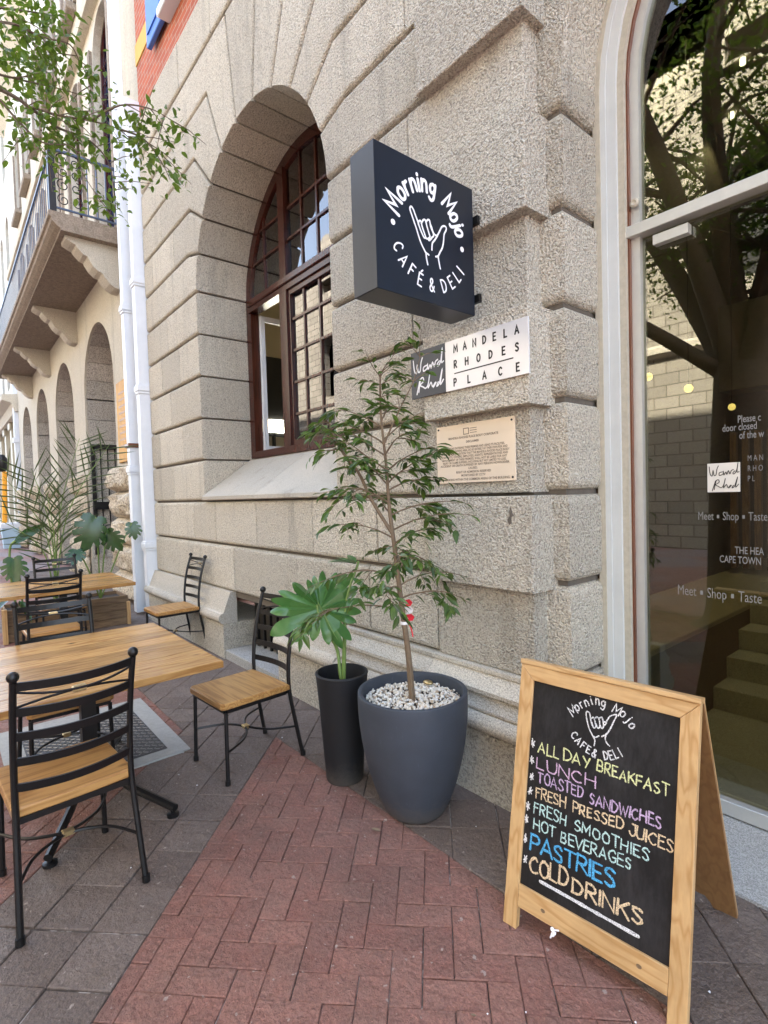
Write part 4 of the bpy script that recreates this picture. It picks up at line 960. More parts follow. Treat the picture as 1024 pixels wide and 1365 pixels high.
# ------------------------------------------------------------------ drain covers
t = thing('drain_cover', 'ribbed iron drain cover in a pale concrete frame under the big table', 'drain cover', (-3.95, .72, 0))
m = MB(); m.rings([[(x, y, z) for x, y in ((-4.56, .22), (-3.38, .22), (-3.40, 1.155), (-4.56, 1.165))] for z in (-.01, .010)], True, True); m.build('concrete_frame', 'drain_concrete', t)
for y0, y1 in ((.34, .655), (.665, 1.045)):
    m = MB(); m.box(-4.40, -3.505, y0, y1, .0, .014, .002); pl_ = m.build('plate', 'cast_iron_dark', t)
    m = MB(); n = 0
    for i in range(29):
        for j in range(11):
            x, y = -4.375 + .030*i, y0 + .02 + (y1 - y0 - .04)*j/10; d = .012
            s = 1 if (i + j) % 2 else -1
            m.add([(x - d, y - d*s - .0042, .0142), (x - d, y - d*s + .0042, .0142), (x + d, y + d*s + .0042, .0142), (x + d, y + d*s - .0042, .0142), (x - d*.8, y - d*s*.8, .0175), (x + d*.8, y + d*s*.8, .0175)], [(0, 3, 5, 4), (1, 4, 5, 2), (0, 4, 1), (3, 2, 5)])
    m.build('tread_pattern', 'cast_iron', pl_)
    m = MB()
    for x in (-4.15, -3.72): m.lathe([(.016, .0143), (.016, .0178)], 10, (x, (y0 + y1)/2))
    m.build('lifting_hole', 'black_iron', pl_)
t = tag((lambda m: (m.box(-3.36, -3.02, -.62, -.02, -.005, .006, .001), m.build('iron_grating', 'cast_iron'))[1])(MB()), 'flat iron grating set in the paving at the left edge', 'grating')
# ------------------------------------------------------------------ pots
def pot(name, label, mat_, prof, loc, n=64):
    m = MB(); m.lathe(prof, n, loc[:2]); 
    return tag(m.build(name, mat_, None, smooth=35, loc=(loc[0], loc[1], 0)), label, 'plant pot')
BP, TP = (-1.965, 1.785), (-2.455, 1.695)
def sm(pts, n=5): return crom(pts, n)
pot('plant_pot', 'large rounded slate grey pot holding the small tree', 'pot_slate', sm([(.128, .002), (.150, .012), (.185, .08), (.225, .20), (.255, .33), (.272, .46), (.277, .56), (.276, .604), (.272, .612), (.260, .612), (.255, .604), (.252, .55), (.25, .50)]), BP)
pot('plant_pot', 'tall narrow black pot with the large lobed leaf', 'pot_black', sm([(.100, .002), (.106, .02), (.118, .2), (.132, .42), (.146, .585), (.150, .600), (.147, .607), (.138, .607), (.135, .598), (.13, .50), (.128, .46)]), TP)
m = MB()
for (x, y), r_, z in ((BP, .252, .548), (TP, .131, .50)):
    m = MB(); m.lathe([(r_, z - .05), (r_, z - .004), (r_*.5, z + .003), (.01, z + .005)], 32, (x, y)); tag(m.build('soil', 'soil'), kind='stuff')
m = MB()
for k in range(1500):
    a, rr = rnd.uniform(0, 6.283), .243*math.sqrt(rnd.random()); s = rnd.uniform(.0045, .0095)*(1.4 if rnd.random() < .06 else 1)
    c = Vector((BP[0] + rr*math.cos(a), BP[1] + rr*math.sin(a), .552 + rnd.uniform(0, .012)))
    e = [Vector((rnd.gauss(0, 1), rnd.gauss(0, 1), rnd.gauss(0, 1))).normalized() for _ in range(2)]; u = e[0]; v = u.cross(e[1]).normalized(); w_ = u.cross(v)
    q = (s*rnd.uniform(.8, 1.5), s, s*rnd.uniform(.55, .9)); vs = []
    for zz, f in ((-1, .0), (-.5, .85), (.5, .85), (1, 0)):
        if f == 0: vs.append(c + w_*q[2]*zz)
        else: vs += [c + u*q[0]*f*math.cos(t_*1.2566) + v*q[1]*f*math.sin(t_*1.2566) + w_*q[2]*zz for t_ in range(5)]
    fs = [(0, 1 + (i+1) % 5, 1 + i) for i in range(5)] + [(1+i, 1+(i+1) % 5, 6+(i+1) % 5, 6+i) for i in range(5)] + [(11, 6+i, 6+(i+1) % 5) for i in range(5)]
    m.add(vs, fs)
tn = NT('pebble'); ii = tn.island(); tn.set(Base_Color=tn.ramp(ii, [(0, (.30, .25, .20)), (.12, (.55, .42, .28)), (.2, (.66, .60, .50)), (.6, (.74, .70, .62)), (1, (.82, .80, .76))]), Roughness=.7); M['pebble'] = tn.m
tag(m.build('pebbles', 'pebble', None, smooth=180), kind='stuff')
o = MB(); o.ball((BP[0] - .10, BP[1] + .19, .578), .022, 10); o.v = [(x*1.0, y, .578 + (z - .578)*.55) for x, y, z in o.v]
o.v = [(BP[0] - .08 + (x - BP[0] + .10)*1.5, y, z) for x, y, z in o.v]
tag(o.build('large_pebble', 'brass', None, smooth=180), 'single larger ochre pebble at the back of the big pot', 'pebble')

# ------------------------------------------------------------------ ficus in the large pot
FT = thing('ficus_tree', 'small slender tree with drooping narrow leaves in the large grey pot', 'tree', (*BP, .55))
bx, by = BP
tr = crom([(bx, by, .53), (bx - .012, by - .01, .80), (bx - .03, by - .03, 1.05), (bx - .045, by - .05, 1.32), (bx - .065, by - .06, 1.52), (bx - .07, by - .07, 1.75), (bx - .075, by - .09, 2.0), (bx - .06, by - .10, 2.2)], 5)
m = MB(); m.tube(tr, [.017 - .0135*k/(len(tr)-1) for k in range(len(tr))], 10)
lf = MB(); tw = MB()
tw.tube([(bx + .012, by - .01, .54), (bx + .006, by - .014, .72), (bx - .008, by - .02, .80)], .006, 6)
def trunk_at(z):
    for p, q in zip(tr, tr[1:]):
        if p[2] <= z <= q[2]: return Vector(p).lerp(Vector(q), (z - p[2])/(q[2] - p[2]))
    return Vector(tr[-1])
SRt, UPv = cx_, Vector((0, 0, 1))
def twig(start, d, L, r0, nleaf, droop, ll=.068):
    P = [Vector(start)]; d = Vector(d).normalized(); n = 7
    for k in range(n):
        d = (d + Vector((rnd.gauss(0, .07), rnd.gauss(0, .07), -droop/n + rnd.gauss(0, .05)))).normalized(); P.append(P[-1] + d*L/n)
    tw.tube(P, [r0*(1 - .8*k/n) for k in range(n+1)], 5)
    for k in range(nleaf):
        t = .18 + .82*(k + rnd.random()*.8)/nleaf; i = min(n-1, int(t*n)); p = P[i].lerp(P[i+1], t*n - i) if t < 1 else P[-1]
        tv = (P[i+1] - P[i]).normalized(); sdv = tv.cross(UPv); sdv = sdv.normalized() if sdv.length > .05 else Vector((1, 0, 0))
        dv = tv*rnd.uniform(.45, 1.1) + sdv*rnd.choice((-1, 1))*rnd.uniform(.35, 1.0) + UPv*rnd.uniform(-.5, .3)
        dv.normalize(); l_ = ll*rnd.uniform(.65, 1.25); st = p + dv*.012
        lf.leaf(st, dv, UPv + Vector((rnd.gauss(0, .45), rnd.gauss(0, .45), 0)), l_, l_*rnd.uniform(.28, .40), rnd.uniform(.12, .28), rnd.uniform(.1, .4), 3)
    return P
def branch(z, az, L, up, nt, r0=.0075, droop=.9):
    s = trunk_at(z); d = Vector((math.cos(az), math.sin(az), up)); P = twig(s, d, L, r0, 7, droop)
    for k in range(nt):
        i = 2 + int(rnd.random()*4.8); q = P[min(i, 7)]; dv = (P[min(i+1, 7)] - P[min(i, 6)]).normalized() if i < 7 else d
        sdv = dv.cross(UPv).normalized()*rnd.choice((-1, 1)); twig(q, dv*.8 + sdv*rnd.uniform(.4, 1) + UPv*rnd.uniform(-.3, .4), L*rnd.uniform(.35, .6), r0*.5, rnd.randint(7, 12), droop*.9)
VR = math.atan2(SRt.y, SRt.x)     # direction lying across the street-side view: branches fan mostly both ways along it
for k in range(26):
    z = 1.02 + .038*k; L = (.44 - .22*max(0, (z - 1.35)/.8)) * rnd.uniform(.7, 1.1)
    az = (VR if k % 2 else VR + math.pi) + rnd.gauss(0, .75)
    branch(z + rnd.uniform(-.03, .03), az, L, .5 + .7*max(0, (z - 1.3)), 3, .005, .8 if z < 1.6 else .4)
# the long limb that leans out towards the window, and the top shoot
for q, dz in ((2.0, .3), (2.08, .5), (2.14, .6), (2.18, .8), (2.19, 1.2)):
    for _ in range(2): a_ = rnd.uniform(0, 6.28); twig(trunk_at(q), (math.cos(a_), math.sin(a_), dz), rnd.uniform(.10, .20), .003, rnd.randint(5, 8), .5)
lb = [trunk_at(1.40) - Vector((0, 0, .0)), Vector((bx - .13, by - .12, 1.57)), Vector((bx - .20, by - .15, 1.72)), Vector((bx - .28, by - .20, 1.84)), Vector((bx - .33, by - .23, 1.98))]
tw.tube(crom(lb, 4), [.010, .0098, .0095, .009, .009, .0085, .008, .0078, .0075, .007, .0065, .006, .0055, .005, .0045, .004, .0035], 7)
for q in crom(lb, 3)[3:]:
    for _ in range(2): twig(q, (rnd.gauss(0, .8), rnd.gauss(0, .8), rnd.uniform(0, .8)), rnd.uniform(.12, .24), .0035, rnd.randint(5, 8), .7)
sh = [Vector((bx - .07, by - .08, 1.85)), Vector((bx + .0, by - .03, 2.02)), Vector((bx + .05, by + .02, 2.15)), Vector((bx + .07, by + .05, 2.27))]
tw.tube(crom(sh, 4), [.005 - .0003*k for k in range(13)], 6)
for q in sh[1:]:
    for _ in range(3): twig(q, (rnd.gauss(0, .7), rnd.gauss(0, .7), .5), rnd.uniform(.08, .17), .0025, rnd.randint(4, 7), .5)
m.build('trunk', 'young_bark', FT, smooth=50); tw.build('branches', 'young_bark', FT, smooth=50); lf.build('foliage', 'ficus_leaf', FT)
tp = trunk_at(.95); m = MB(); m.lathe([(.019, -.007), (.020, 0), (.019, .007)], 12); m.v = [(x + tp.x, y + tp.y, z + tp.z) for x, y, z in m.v]; TPo = thing('barrier_tape', 'scrap of red and white barrier tape tied round the thin tree trunk', 'tape', tuple(tp)); m.build('knot', 'tape_white', TPo)
r_ = Vector(cx_)
for i, c in enumerate(('tape_red', 'tape_white', 'tape_red')):
    m = MB(); a = tp + r_*(.018 + .004*i) + Vector((0, 0, .10 - .037*i)); m.strip([a + Vector((0, -.01, .018)) + r_*.004, a + r_*.012, a + Vector((0, .006, -.018)) + r_*(-.002)], r_ + Vector((0, -.5, .2)), .017, .0008); m.build('loop', c, TPo)
m = MB(); m.strip(crom([tp + r_*.02, tp + r_*.035 + Vector((0, 0, -.03)), tp + r_*.05 + Vector((0, -.01, -.07))], 4), (0, 1, 0), .004, .0006); m.build('loose_end', 'tape_red', TPo)

# ------------------------------------------------------------------ plants with large leaves
def flat_leaf(mb, outline, O, U, V, curve, ridge=.0, cuts=2):
    """outline in metres on plane O,U,V ; real curvature pushes it along the normal"""
    O, U, V = Vector(O), Vector(U).normalized(), Vector(V).normalized(); N = U.cross(V)
    bm = bmesh.new(); vs = [bm.verts.new((x, y, 0)) for x, y in outline]; bm.faces.new(vs)
    bmesh.ops.triangulate(bm, faces=bm.faces); 
    for _ in range(cuts): bmesh.ops.subdivide_edges(bm, edges=[e for e in bm.edges if e.calc_length() > .018], cuts=1); bmesh.ops.triangulate(bm, faces=bm.faces)
    bm.verts.index_update(); pts = []
    for v in bm.verts:
        x, y = v.co.x, v.co.y; pts.append(O + U*x + V*y + N*(curve(x, y)))
    mb.add(pts, [tuple(v.index for v in f.verts) for f in bm.faces]); bm.free()
PO = [(383,368),(350,335),(348,262),(330,240),(312,250),(290,252),(268,246),(240,256),(250,278),(266,292),(232,300),(190,306),(150,312),(115,322),(150,334),(200,337),(250,342),(283,350),(240,356),(200,362),(150,382),(108,406),(140,410),(190,408),(250,396),(302,390),(262,404),(228,422),(190,448),(150,482),(125,520),(104,556),(135,546),(170,522),(200,508),(235,490),(302,465),(268,492),(240,520),(222,545),(236,550),(262,538),(332,490),(300,522),(268,552),(248,585),(240,606),(268,606),(300,588),(338,556),(372,522),(410,492),(410,540),(424,580),(440,622),(452,628),(466,600),(470,588),(480,612),(494,642),(524,660),(524,620),(516,580),(505,545),(528,572),(552,600),(580,621),(580,592),(566,556),(530,512),(556,524),(584,532),(612,516),(600,492),(570,466),(510,438),(550,446),(590,458),(652,456),(634,432),(596,410),(500,392),(540,386),(590,384),(656,380),(634,360),(596,345),(502,350),(528,322),(560,290),(602,232),(572,234),(530,252),(470,276),(500,250),(528,232),(540,220),(508,206),(470,210),(440,216),(425,196),(410,214),(382,206),(368,218),(362,240),(372,272),(396,312),(392,366)]
ph = thing('philodendron', 'plant with one large deeply lobed green leaf in the tall black pot', 'plant', (*TP, .5))
k_ = .2148/244*1.04; cxl, cyl = 385, 400
out = [((x - cxl)*k_, -(y - cyl)*k_) for x, y in PO]
Lc = Vector((-2.504, 1.578, 0.998))
nv = (Vector((0, 0, 1.6)) - Lc).normalized(); Nn = (nv + Vector((.05, -.05, .22))).normalized(); Ul = Vector((0, 0, 1)).cross(Nn).normalized(); Vl = Nn.cross(Ul)
m = MB(); vt = Vector((.42, -.9)).normalized()
def crv(x, y):
    s = abs(x*(-vt.y) + y*vt.x); al = x*vt.x + y*vt.y
    rr, th = math.hypot(x, y), math.atan2(x*(-vt.y) + y*vt.x, al); return -.55*s*s + .09*s - .3*al*al + .016*math.sin(13*th)*min(1, rr/.09) + .006*math.sin(60*rr + 9*th)*min(1, rr*8)
Nv = Ul.cross(Vl); P2 = lambda q: ((q[0] - cxl)*k_, -(q[1] - cyl)*k_); C2 = P2((405, 425))
lobes = []
for tip in ((330,238),(238,254),(150,300),(104,352),(100,425),(98,560),(238,612),(352,612),(450,640),(528,668),(586,622),(620,520),(656,456),(662,380),(640,300),(604,228),(512,203),(428,192),(368,208)):
    q = P2(tip); lobes.append((math.atan2(q[1] - C2[1], q[0] - C2[0]), math.hypot(q[0] - C2[0], q[1] - C2[1])))
lobes.sort(); n_ = len(lobes); F3 = lambda r_, a_, up=0: Lc + Ul*(C2[0] + r_*math.cos(a_)) + Vl*(C2[1] + r_*math.sin(a_)) + Nv*(crv(C2[0] + r_*math.cos(a_), C2[1] + r_*math.sin(a_)) + up)
for i_ in range(n_):
    (a0, r0_), (a1, r1_), (a2, r2_) = lobes[i_-1], lobes[i_], lobes[(i_+1) % n_]
    if a0 > a1: a0 -= 2*math.pi
    if a2 < a1: a2 += 2*math.pi
    bl, br_ = (a0 + a1)/2, (a1 + a2)/2
    sl, sr_ = (.12 if abs(bl - R(103)) < .16 else .60)*min(r0_, r1_), (.12 if abs(br_ - R(103)) < .16 else .60)*min(r1_, r2_)
    wd = min(.105, 1.1*(br_ - bl)*r1_*.62); tw_ = rnd.uniform(-.010, .010); rows = [[F3(sl, bl, -.004), F3(.61*r1_, a1, .004), F3(sr_, br_, -.004)]]
    for t_, wf in ((.67, .98), (.74, 1.0), (.82, .92), (.90, .66), (.96, .36)):
        h_ = wd*.5*wf; rr_ = r1_*t_; da = math.atan2(h_, rr_); rows.append([F3(math.hypot(rr_, h_), a1 - da, -.006*wf + tw_*t_), F3(rr_, a1, .005*(1 - t_)), F3(math.hypot(rr_, h_), a1 + da, -.006*wf - tw_*t_)])
    rows.append([F3(r1_, a1, -.012)]*3); b_0 = len(m.v); m.v += [tuple(p_) for r__ in rows for p_ in r__]
    for k in range(len(rows) - 1):
        for s__ in (0, 1): m.f.append((b_0 + 3*k + s__, b_0 + 3*k + s__ + 1, b_0 + 3*k + 4 + s__, b_0 + 3*k + 3 + s__))
    m.add([F3(0, 0, .002), rows[0][0], rows[0][1], rows[0][2]], [(0, 1, 2), (0, 2, 3)])
m.build('leaf', 'philo_leaf', ph, smooth=70)
mv = MB(); Nv = Ul.cross(Vl); mv.tube([Lc + Ul*x + Vl*y + Nv*(crv(x, y) + .003) for x, y in (P2((383, 372)), P2((420, 450)), P2((470, 560)), P2((500, 615)))], [.004, .003, .002, .001], 5); mv.build('midrib', 'plant_stem', ph)
m = MB(); m.tube(crom([Lc + Nn*.004, Lc + Ul*.02 - Vl*.12 - Nn*.03, Vector((TP[0] - .03, TP[1] - .01, .74)), Vector((TP[0] + .0, TP[1] - .01, .60)), Vector((TP[0] + .01, TP[1], .49))], 5), [.007]*10 + [.010]*11, 8)
m.tube(crom([Vector((TP[0] + .012, TP[1], .49)), Vector((TP[0] + .02, TP[1] + .01, .75)), Vector((-2.415, 1.716, 1.014)), Vector((-2.401, 1.787, 1.198)), Vector((-2.399, 1.796, 1.227))], 5), [.012]*8 + [.007]*13, 8); m.build('stem', 'plant_stem', ph, smooth=60)
m = MB(); c2 = Vector((-2.392, 1.769, 1.213))
for k in range(9):
    a = R(-80 + 20*k); dv = Vector((math.cos(a)*.0, 0, 0)) + cx_*(-math.cos(a)) + Vector((0, 0, .22)) - cz_*(-.5*math.sin(a)); m.leaf(c2, dv, (0, 0, 1), .16, .05, .1, .15, 3)
for k in range(4): m.leaf(Vector((-2.394, 1.748, 1.139 - .037*k)) + cx_*rnd.uniform(-.03, .05), cx_*rnd.choice((-.5, .9)) + Vector((0, 0, -.6)), nv, .10, .03, .15, .2, 3)
m.build('side_leaf', 'philo_leaf', ph)

PB = thing('planter_box', 'weathered wooden plank planter box behind the second table', 'planter', (-7.75, 1.15, 0))
m = MB()
for k in range(4): m.box(-7.525, -7.50, .50, 1.82, .005 + .095*k, .095 + .095*k, .002); m.box(-8.02, -7.995, .50, 1.82, .005 + .095*k, .095 + .095*k, .002); m.box(-7.994, -7.526, 1.795, 1.819, .005 + .095*k, .095 + .095*k, .002); m.box(-7.994, -7.526, .501, .525, .005 + .095*k, .095 + .095*k, .002)
m.build('planks', 'crate_wood', PB)
m = MB(); m.box(-7.498, -7.455, .47, .52, .0, .40, .002); m.box(-7.498, -7.47, 1.80, 1.84, 0, .30, .002); m.build('corner_post', 'board_wood_v', PB)
m = MB(); m.box(-7.99, -7.53, .53, 1.79, .01, .34); tag(m.build('planter_soil', 'soil'), kind='stuff')
def frond(mb, st, P, nl, ll, lw):
    P = crom(P, 6); n = len(P); st.tube(P, [.011*(1 - .75*k/(n-1)) for k in range(n)], 6)
    for k in range(nl):
        t = .36 + .64*k/nl; i = min(n-2, int(t*(n-1))); p = Vector(P[i]).lerp(Vector(P[i+1]), t*(n-1) - i); tv = (Vector(P[i+1]) - Vector(P[i])).normalized()
        sv_ = tv.cross(Vector((1, 0, 0))); sv_ = sv_.normalized() if sv_.length > .1 else Vector((0, 1, 0))
        for s in (-1, 1):
            mb.leaf(p, tv*.75 + sv_*s*.8 + Vector((rnd.gauss(0, .12), rnd.gauss(0, .12), -.05)), tv.cross(sv_), ll*(1 - .35*abs(t - .6))*rnd.uniform(.8, 1.1), lw, .2, rnd.uniform(.05, .3), 2)
pm_ = thing('palm', 'thin feathery palm with long stems rising from the planter', 'palm', (-7.8, 1.05, .3)); m, st = MB(), MB()
b0 = Vector((-7.8, 1.08, .34))
for e, nl in (((.0, .58, 1.95), 11), ((0, .86, 2.05), 9), ((-.1, 1.42, 2.45), 15), ((.05, 1.75, 2.38), 11), ((0, .35, 1.55), 7), ((.1, 1.0, 1.75), 6)):
    e = Vector((-7.8 + e[0], e[1], e[2])); mid = b0.lerp(e, .5) + Vector((0, (1.08 - e.y)*.28, .12)); frond(m, st, [b0 + Vector((rnd.uniform(-.03, .03), rnd.uniform(-.05, .05), 0)), mid, e], nl, .46, .019)
m.build('leaflets', 'palm_leaf', pm_); st.build('stems', 'plant_stem', pm_, smooth=60)
mo = thing('monstera', 'plant with a big glossy split leaf, beside the palm in the planter', 'plant', (-7.75, 1.55, .3)); m, st = MB(), MB()
MO = [(0,0),(.05,.03),(.10,.02),(.13,-.03),(.08,-.06),(.13,-.07),(.17,-.10),(.17,-.14),(.10,-.13),(.16,-.17),(.19,-.21),(.17,-.25),(.10,-.20),(.14,-.27),(.13,-.32),(.07,-.27),(.07,-.34),(.01,-.40),(-.03,-.36),(-.04,-.29),(-.10,-.34),(-.12,-.29),(-.06,-.22),(-.14,-.26),(-.17,-.21),(-.08,-.15),(-.16,-.17),(-.18,-.11),(-.08,-.08),(-.14,-.06),(-.13,0),(-.07,.03)]
for c, u, v, s in (((-7.55, 1.50, 1.42), (.15, .85, -.35), (-.1, .45, .85), 1.15), ((-7.6, 1.62, 1.22), (.3, .7, .5), (-.3, -.5, .75), .8), ((-7.65, 1.95, 1.32), (.2, .9, .1), (-.2, -.3, .8), .6), ((-7.6, 1.28, 1.02), (.4, .8, .0), (-.6, .3, .5), .7), ((-7.6, .62, .98), (.3, .9, .1), (-.4, .1, .8), .8)):
    u, v = Vector(u).normalized(), Vector(v); v = (v - u*v.dot(u)).normalized(); flat_leaf(m, [(x*s, y*s) for x, y in MO], c, u, v, lambda x, y: -.8*x*x + .12*abs(x) - .4*y*y, 0, 2)
    st.tube(crom([Vector((-7.75, 1.55 if c[1] > 1 else .7, .33)), Vector(c)*.6 + Vector((-7.72, 1.55 if c[1] > 1 else .75, .4))*.4 + Vector((0, 0, .02)), Vector(c)], 5), .010, 6)
m.build('leaf', 'monstera_leaf', mo, smooth=180); st.build('stems', 'plant_stem', mo, smooth=60)
sr = thing('strelitzia', 'plant with one bent dark leaf on a long stalk, left in the planter', 'plant', (-7.8, .62, .3)); m, st = MB(), MB()
st.tube(crom([(-7.8, .64, .33), (-7.8, .60, .75), (-7.8, .605, 1.08), (-7.79, .66, 1.17)], 5), .013, 7)
m.leaf((-7.79, .63, 1.12), (0, .32, .27), (.8, -.2, .4), .46, .13, .22, .35, 3); m.leaf((-7.8, .56, .7), (.1, .2, .35), (1, 0, .2), .3, .09, .2, .4, 3); m.leaf((-7.72, .6, .5), (.3, -.3, -.1), (0, 0, 1), .42, .10, .2, .3, 3); m.leaf((-7.72, .66, .45), (.4, .1, -.12), (0, 0, 1), .40, .10, .2, .3, 3)
m.build('leaf', 'monstera_leaf', sr, smooth=180); st.build('stems', 'plant_stem', sr, smooth=60)

# ------------------------------------------------------------------ projecting sign
SG = thing('projecting_sign', 'black square box sign with a white hand emblem, projecting from the granite wall', 'sign', (-1.86, 1.8, 2.8))
m = MB(); m.box(-1.945, -1.78, 1.48, 2.118, 2.490, 3.122, .003); m.build('box', 'sign_black', SG)
m = MB(); m.box(-1.90, -1.83, 2.117, 2.16, 2.93, 3.0); m.box(-1.90, -1.83, 2.117, 2.16, 2.58, 2.65); m.box(-1.905, -1.76, 2.13, 2.15, 2.56, 2.60); m.box(-1.905, -1.76, 2.13, 2.15, 2.95, 2.99); m.build('bracket', 'black_iron', SG)
b = Board((-1.78, 1.48, 2.49), (0, 1, 0), (0, 0, 1), (1, 0, 0), .001)
cX, cY = .325, .320
b.arc('Morning', cX, cY, .188, R(172), R(78), .090, .0150, .84, slant=.08); b.arc('Mojo', cX, cY, .188, R(62), R(13), .090, .0150, .74, slant=.08)
b.dot(.100, .308, .013); b.dot(.551, .309, .013)
for ch, (x, y), a in (('C', (.128, .209), -62), ('A', (.158, .157), -45), ('F', (.207, .123), -30), ('É', (.259, .094), -15), ('&', (.333, .086), 3), ('D', (.415, .101), 22), ('E', (.467, .130), 37), ('L', (.509, .169), 50), ('I', (.535, .203), 61)):
    h = .058; wd = GL[ch][0]*h*.8; ar = R(a); b.glyph(ch, x - math.cos(ar)*wd/2 + math.sin(ar)*h/2, y - math.sin(ar)*wd/2 - math.cos(ar)*h/2, h, .0078, .8, ar)
HAND = [[(.297,.227),(.266,.268),(.241,.322),(.216,.371),(.204,.397),(.212,.41),(.224,.403),(.236,.382),(.25,.357),(.256,.340)],[(.297,.227),(.318,.222)],[(.299,.228),(.302,.201),(.309,.175)],[(.255,.347),(.26,.36),(.271,.362),(.28,.338),(.294,.31),(.299,.297),(.29,.293),(.279,.305),(.264,.328),(.255,.347)],[(.274,.352),(.281,.365),(.289,.374),(.301,.375),(.311,.348),(.324,.318),(.328,.308),(.318,.297),(.305,.293),(.299,.3)],[(.303,.368),(.318,.383),(.329,.381),(.335,.355),(.35,.331),(.352,.318),(.342,.309),(.333,.298),(.321,.289),(.315,.296)],[(.334,.366),(.341,.356),(.353,.332),(.374,.326),(.392,.349),(.409,.376),(.426,.386),(.44,.383),(.438,.368),(.425,.347),(.419,.311),(.41,.28),(.392,.252),(.379,.232),(.363,.225)],[(.379,.327),(.361,.303),(.343,.281),(.339,.25)],[(.379,.232),(.386,.2),(.393,.176)]]
for q in HAND: b.stroke(q, .0085)
b.build('lettering', 'sign_white', SG)

# ------------------------------------------------------------------ wall plates
NP = thing('name_plate', 'brushed metal name plate with black capitals and a dark signature square', 'sign', (-1.88, 2.14, 2.28))
m = MB(); m.box(-2.01, -1.478, 2.136, 2.146, 2.147, 2.413, .001); m.build('metal_panel', 'plate_metal', NP)
m = MB(); m.box(-2.28, -2.0105, 2.134, 2.146, 2.147, 2.412, .001); m.build('dark_panel', 'plate_dark', NP)
b = Board((0, 2.136, 0), (1, 0, 0), (0, 0, 1), (0, -1, 0))
for row, z in ((list(zip('MANDELA', (-1.933,-1.868,-1.803,-1.738,-1.674,-1.608,-1.541))), 2.346), (list(zip('RHODES', (-1.936,-1.857,-1.778,-1.70,-1.62,-1.542))), 2.264), (list(zip('PLACE', (-1.941,-1.844,-1.742,-1.643,-1.539))), 2.169)):
    for ch, x in row: b.glyph(ch, x - GL[ch][0]*.036*.4, z, .037, .0085, .8)
b.stroke([(-1.944, 2.234), (-1.566, 2.236)], .006, False); b.build('lettering', 'letter_black', NP)
b = Board((-2.28, 2.134, 2.147), (1, 0, 0), (0, 0, 1), (0, -1, 0))
for q in SIG: b.stroke([(x*2.0 + .004, y*1.75 + .012) for x, y in q], .0085)
b.build('signature', 'sign_white', NP)
PQ = thing('notice_plaque', 'beige metal plaque with many lines of small print, screwed to the granite', 'sign', (-1.89, 2.21, 1.81))
m = MB(); m.box(-2.158, -1.617, 2.206, 2.2135, 1.651, 1.973, .001); m.build('plate', 'plaque_beige', PQ)
L = MB()
for i, (tx, z, s_) in enumerate((('MANDELA RHODES PLACE BODY CORPORATE', 1.894, .0165), ('DISCLAIMER', 1.868, .0165), ('ALL PERSONS ENTERING THESE PREMISES AND USING ITS FACILITIES,', 1.838, .0165), ('INCLUDING THE PARKING AREA, DO SO ENTIRELY AT THEIR OWN RISK AND', 1.822, .0165), ('ON THE EXPRESS CONDITION THAT THE MANDELA RHODES PLACE BODY', 1.806, .0165), ('CORPORATE, OWNERS, EMPLOYEES, AGENTS, REPRESENTATIVES AND', 1.790, .0165), ('MANAGEMENT OF THESE PREMISES, SHALL NOT BE LIABLE FOR ANY', 1.774, .0165), ('INJURY OR CLAIMS SUFFERED, INCLUDING BUT NOT LIMITED TO LOSS,', 1.758, .0165), ('ACCIDENT OR DEATH SUFFERED BY ANY PERSON HOWSOEVER', 1.742, .0165), ('CAUSED.', 1.724, .0165), ('RIGHT OF ADMISSION RESERVED', 1.704, .0165), ('MONITORED BY CCTV', 1.686, .0165), ('NO SMOKING WITHIN THE COMMON AREAS OF THE BUILDING', 1.664, .0165))):
    sx = .52/(.62*.0165*len(tx)) if len(tx) > 48 else 1.0
    text_mesh(L, tx, s_, (-1.892, 2.2052, z), UX, VZ, NY, 'CENTER', 1.0, 0, .0004, min(1.0, sx))
wall_holes(L, [(-1.955, 1.913), (-1.915, 1.913), (-1.915, 1.948), (-1.955, 1.948)], [[(-1.951, 1.917), (-1.919, 1.917), (-1.919, 1.944), (-1.951, 1.944)]], 2.2048, 2.2056)
for z in (1.942, 1.930, 1.918): L.box(-1.908, -1.86, 2.2048, 2.2055, z, z + .003)
L.build('small_print', 'plaque_text', PQ)
for x, z in ((-2.142, 1.668), (-1.634, 1.955), (-1.634, 1.668), (-2.142, 1.957)):
    m = MB(); m.rings([[(x + r_*math.cos(k*.785), y, z + r_*math.sin(k*.785)) for k in range(8)] for r_, y in ((.006, 2.206), (.005, 2.203))]); m.build('screw', 'letter_black', PQ)

# ------------------------------------------------------------------ chalkboard A-frame
Wd = Vector((.63, .052, 0)).normalized(); Nb = Vector((-Wd.y, Wd.x, 0)); Bo = Vector((-1.225, 1.534, .0))
Up = (Nb*.17 + Vector((0, 0, .935))).normalized(); Nf = Wd.cross(Up).normalized()
SB = thing('chalkboard_stand', 'wooden folding pavement board with a chalked menu on black', 'sign', tuple(Bo))
def slab(mb, s0, s1, t0, t1, d0, d1, U=Wd, V=Up, N=Nf, O=Bo, bev=.002):
    ax = (U, V, N); c = O + U*(s0+s1)/2 + V*(t0+t1)/2 + N*(d0+d1)/2; h = ((s1-s0)/2, (t1-t0)/2, (d1-d0)/2)
    rs = []
    for b_, dd in ((bev, -h[2]), (0, -h[2]+bev), (0, h[2]-bev), (bev, h[2])): rs.append([c + U*a*(h[0]-b_) + V*e*(h[1]-b_) + N*dd for a, e in ((-1,-1),(1,-1),(1,1),(-1,1))])
    mb.rings(rs)
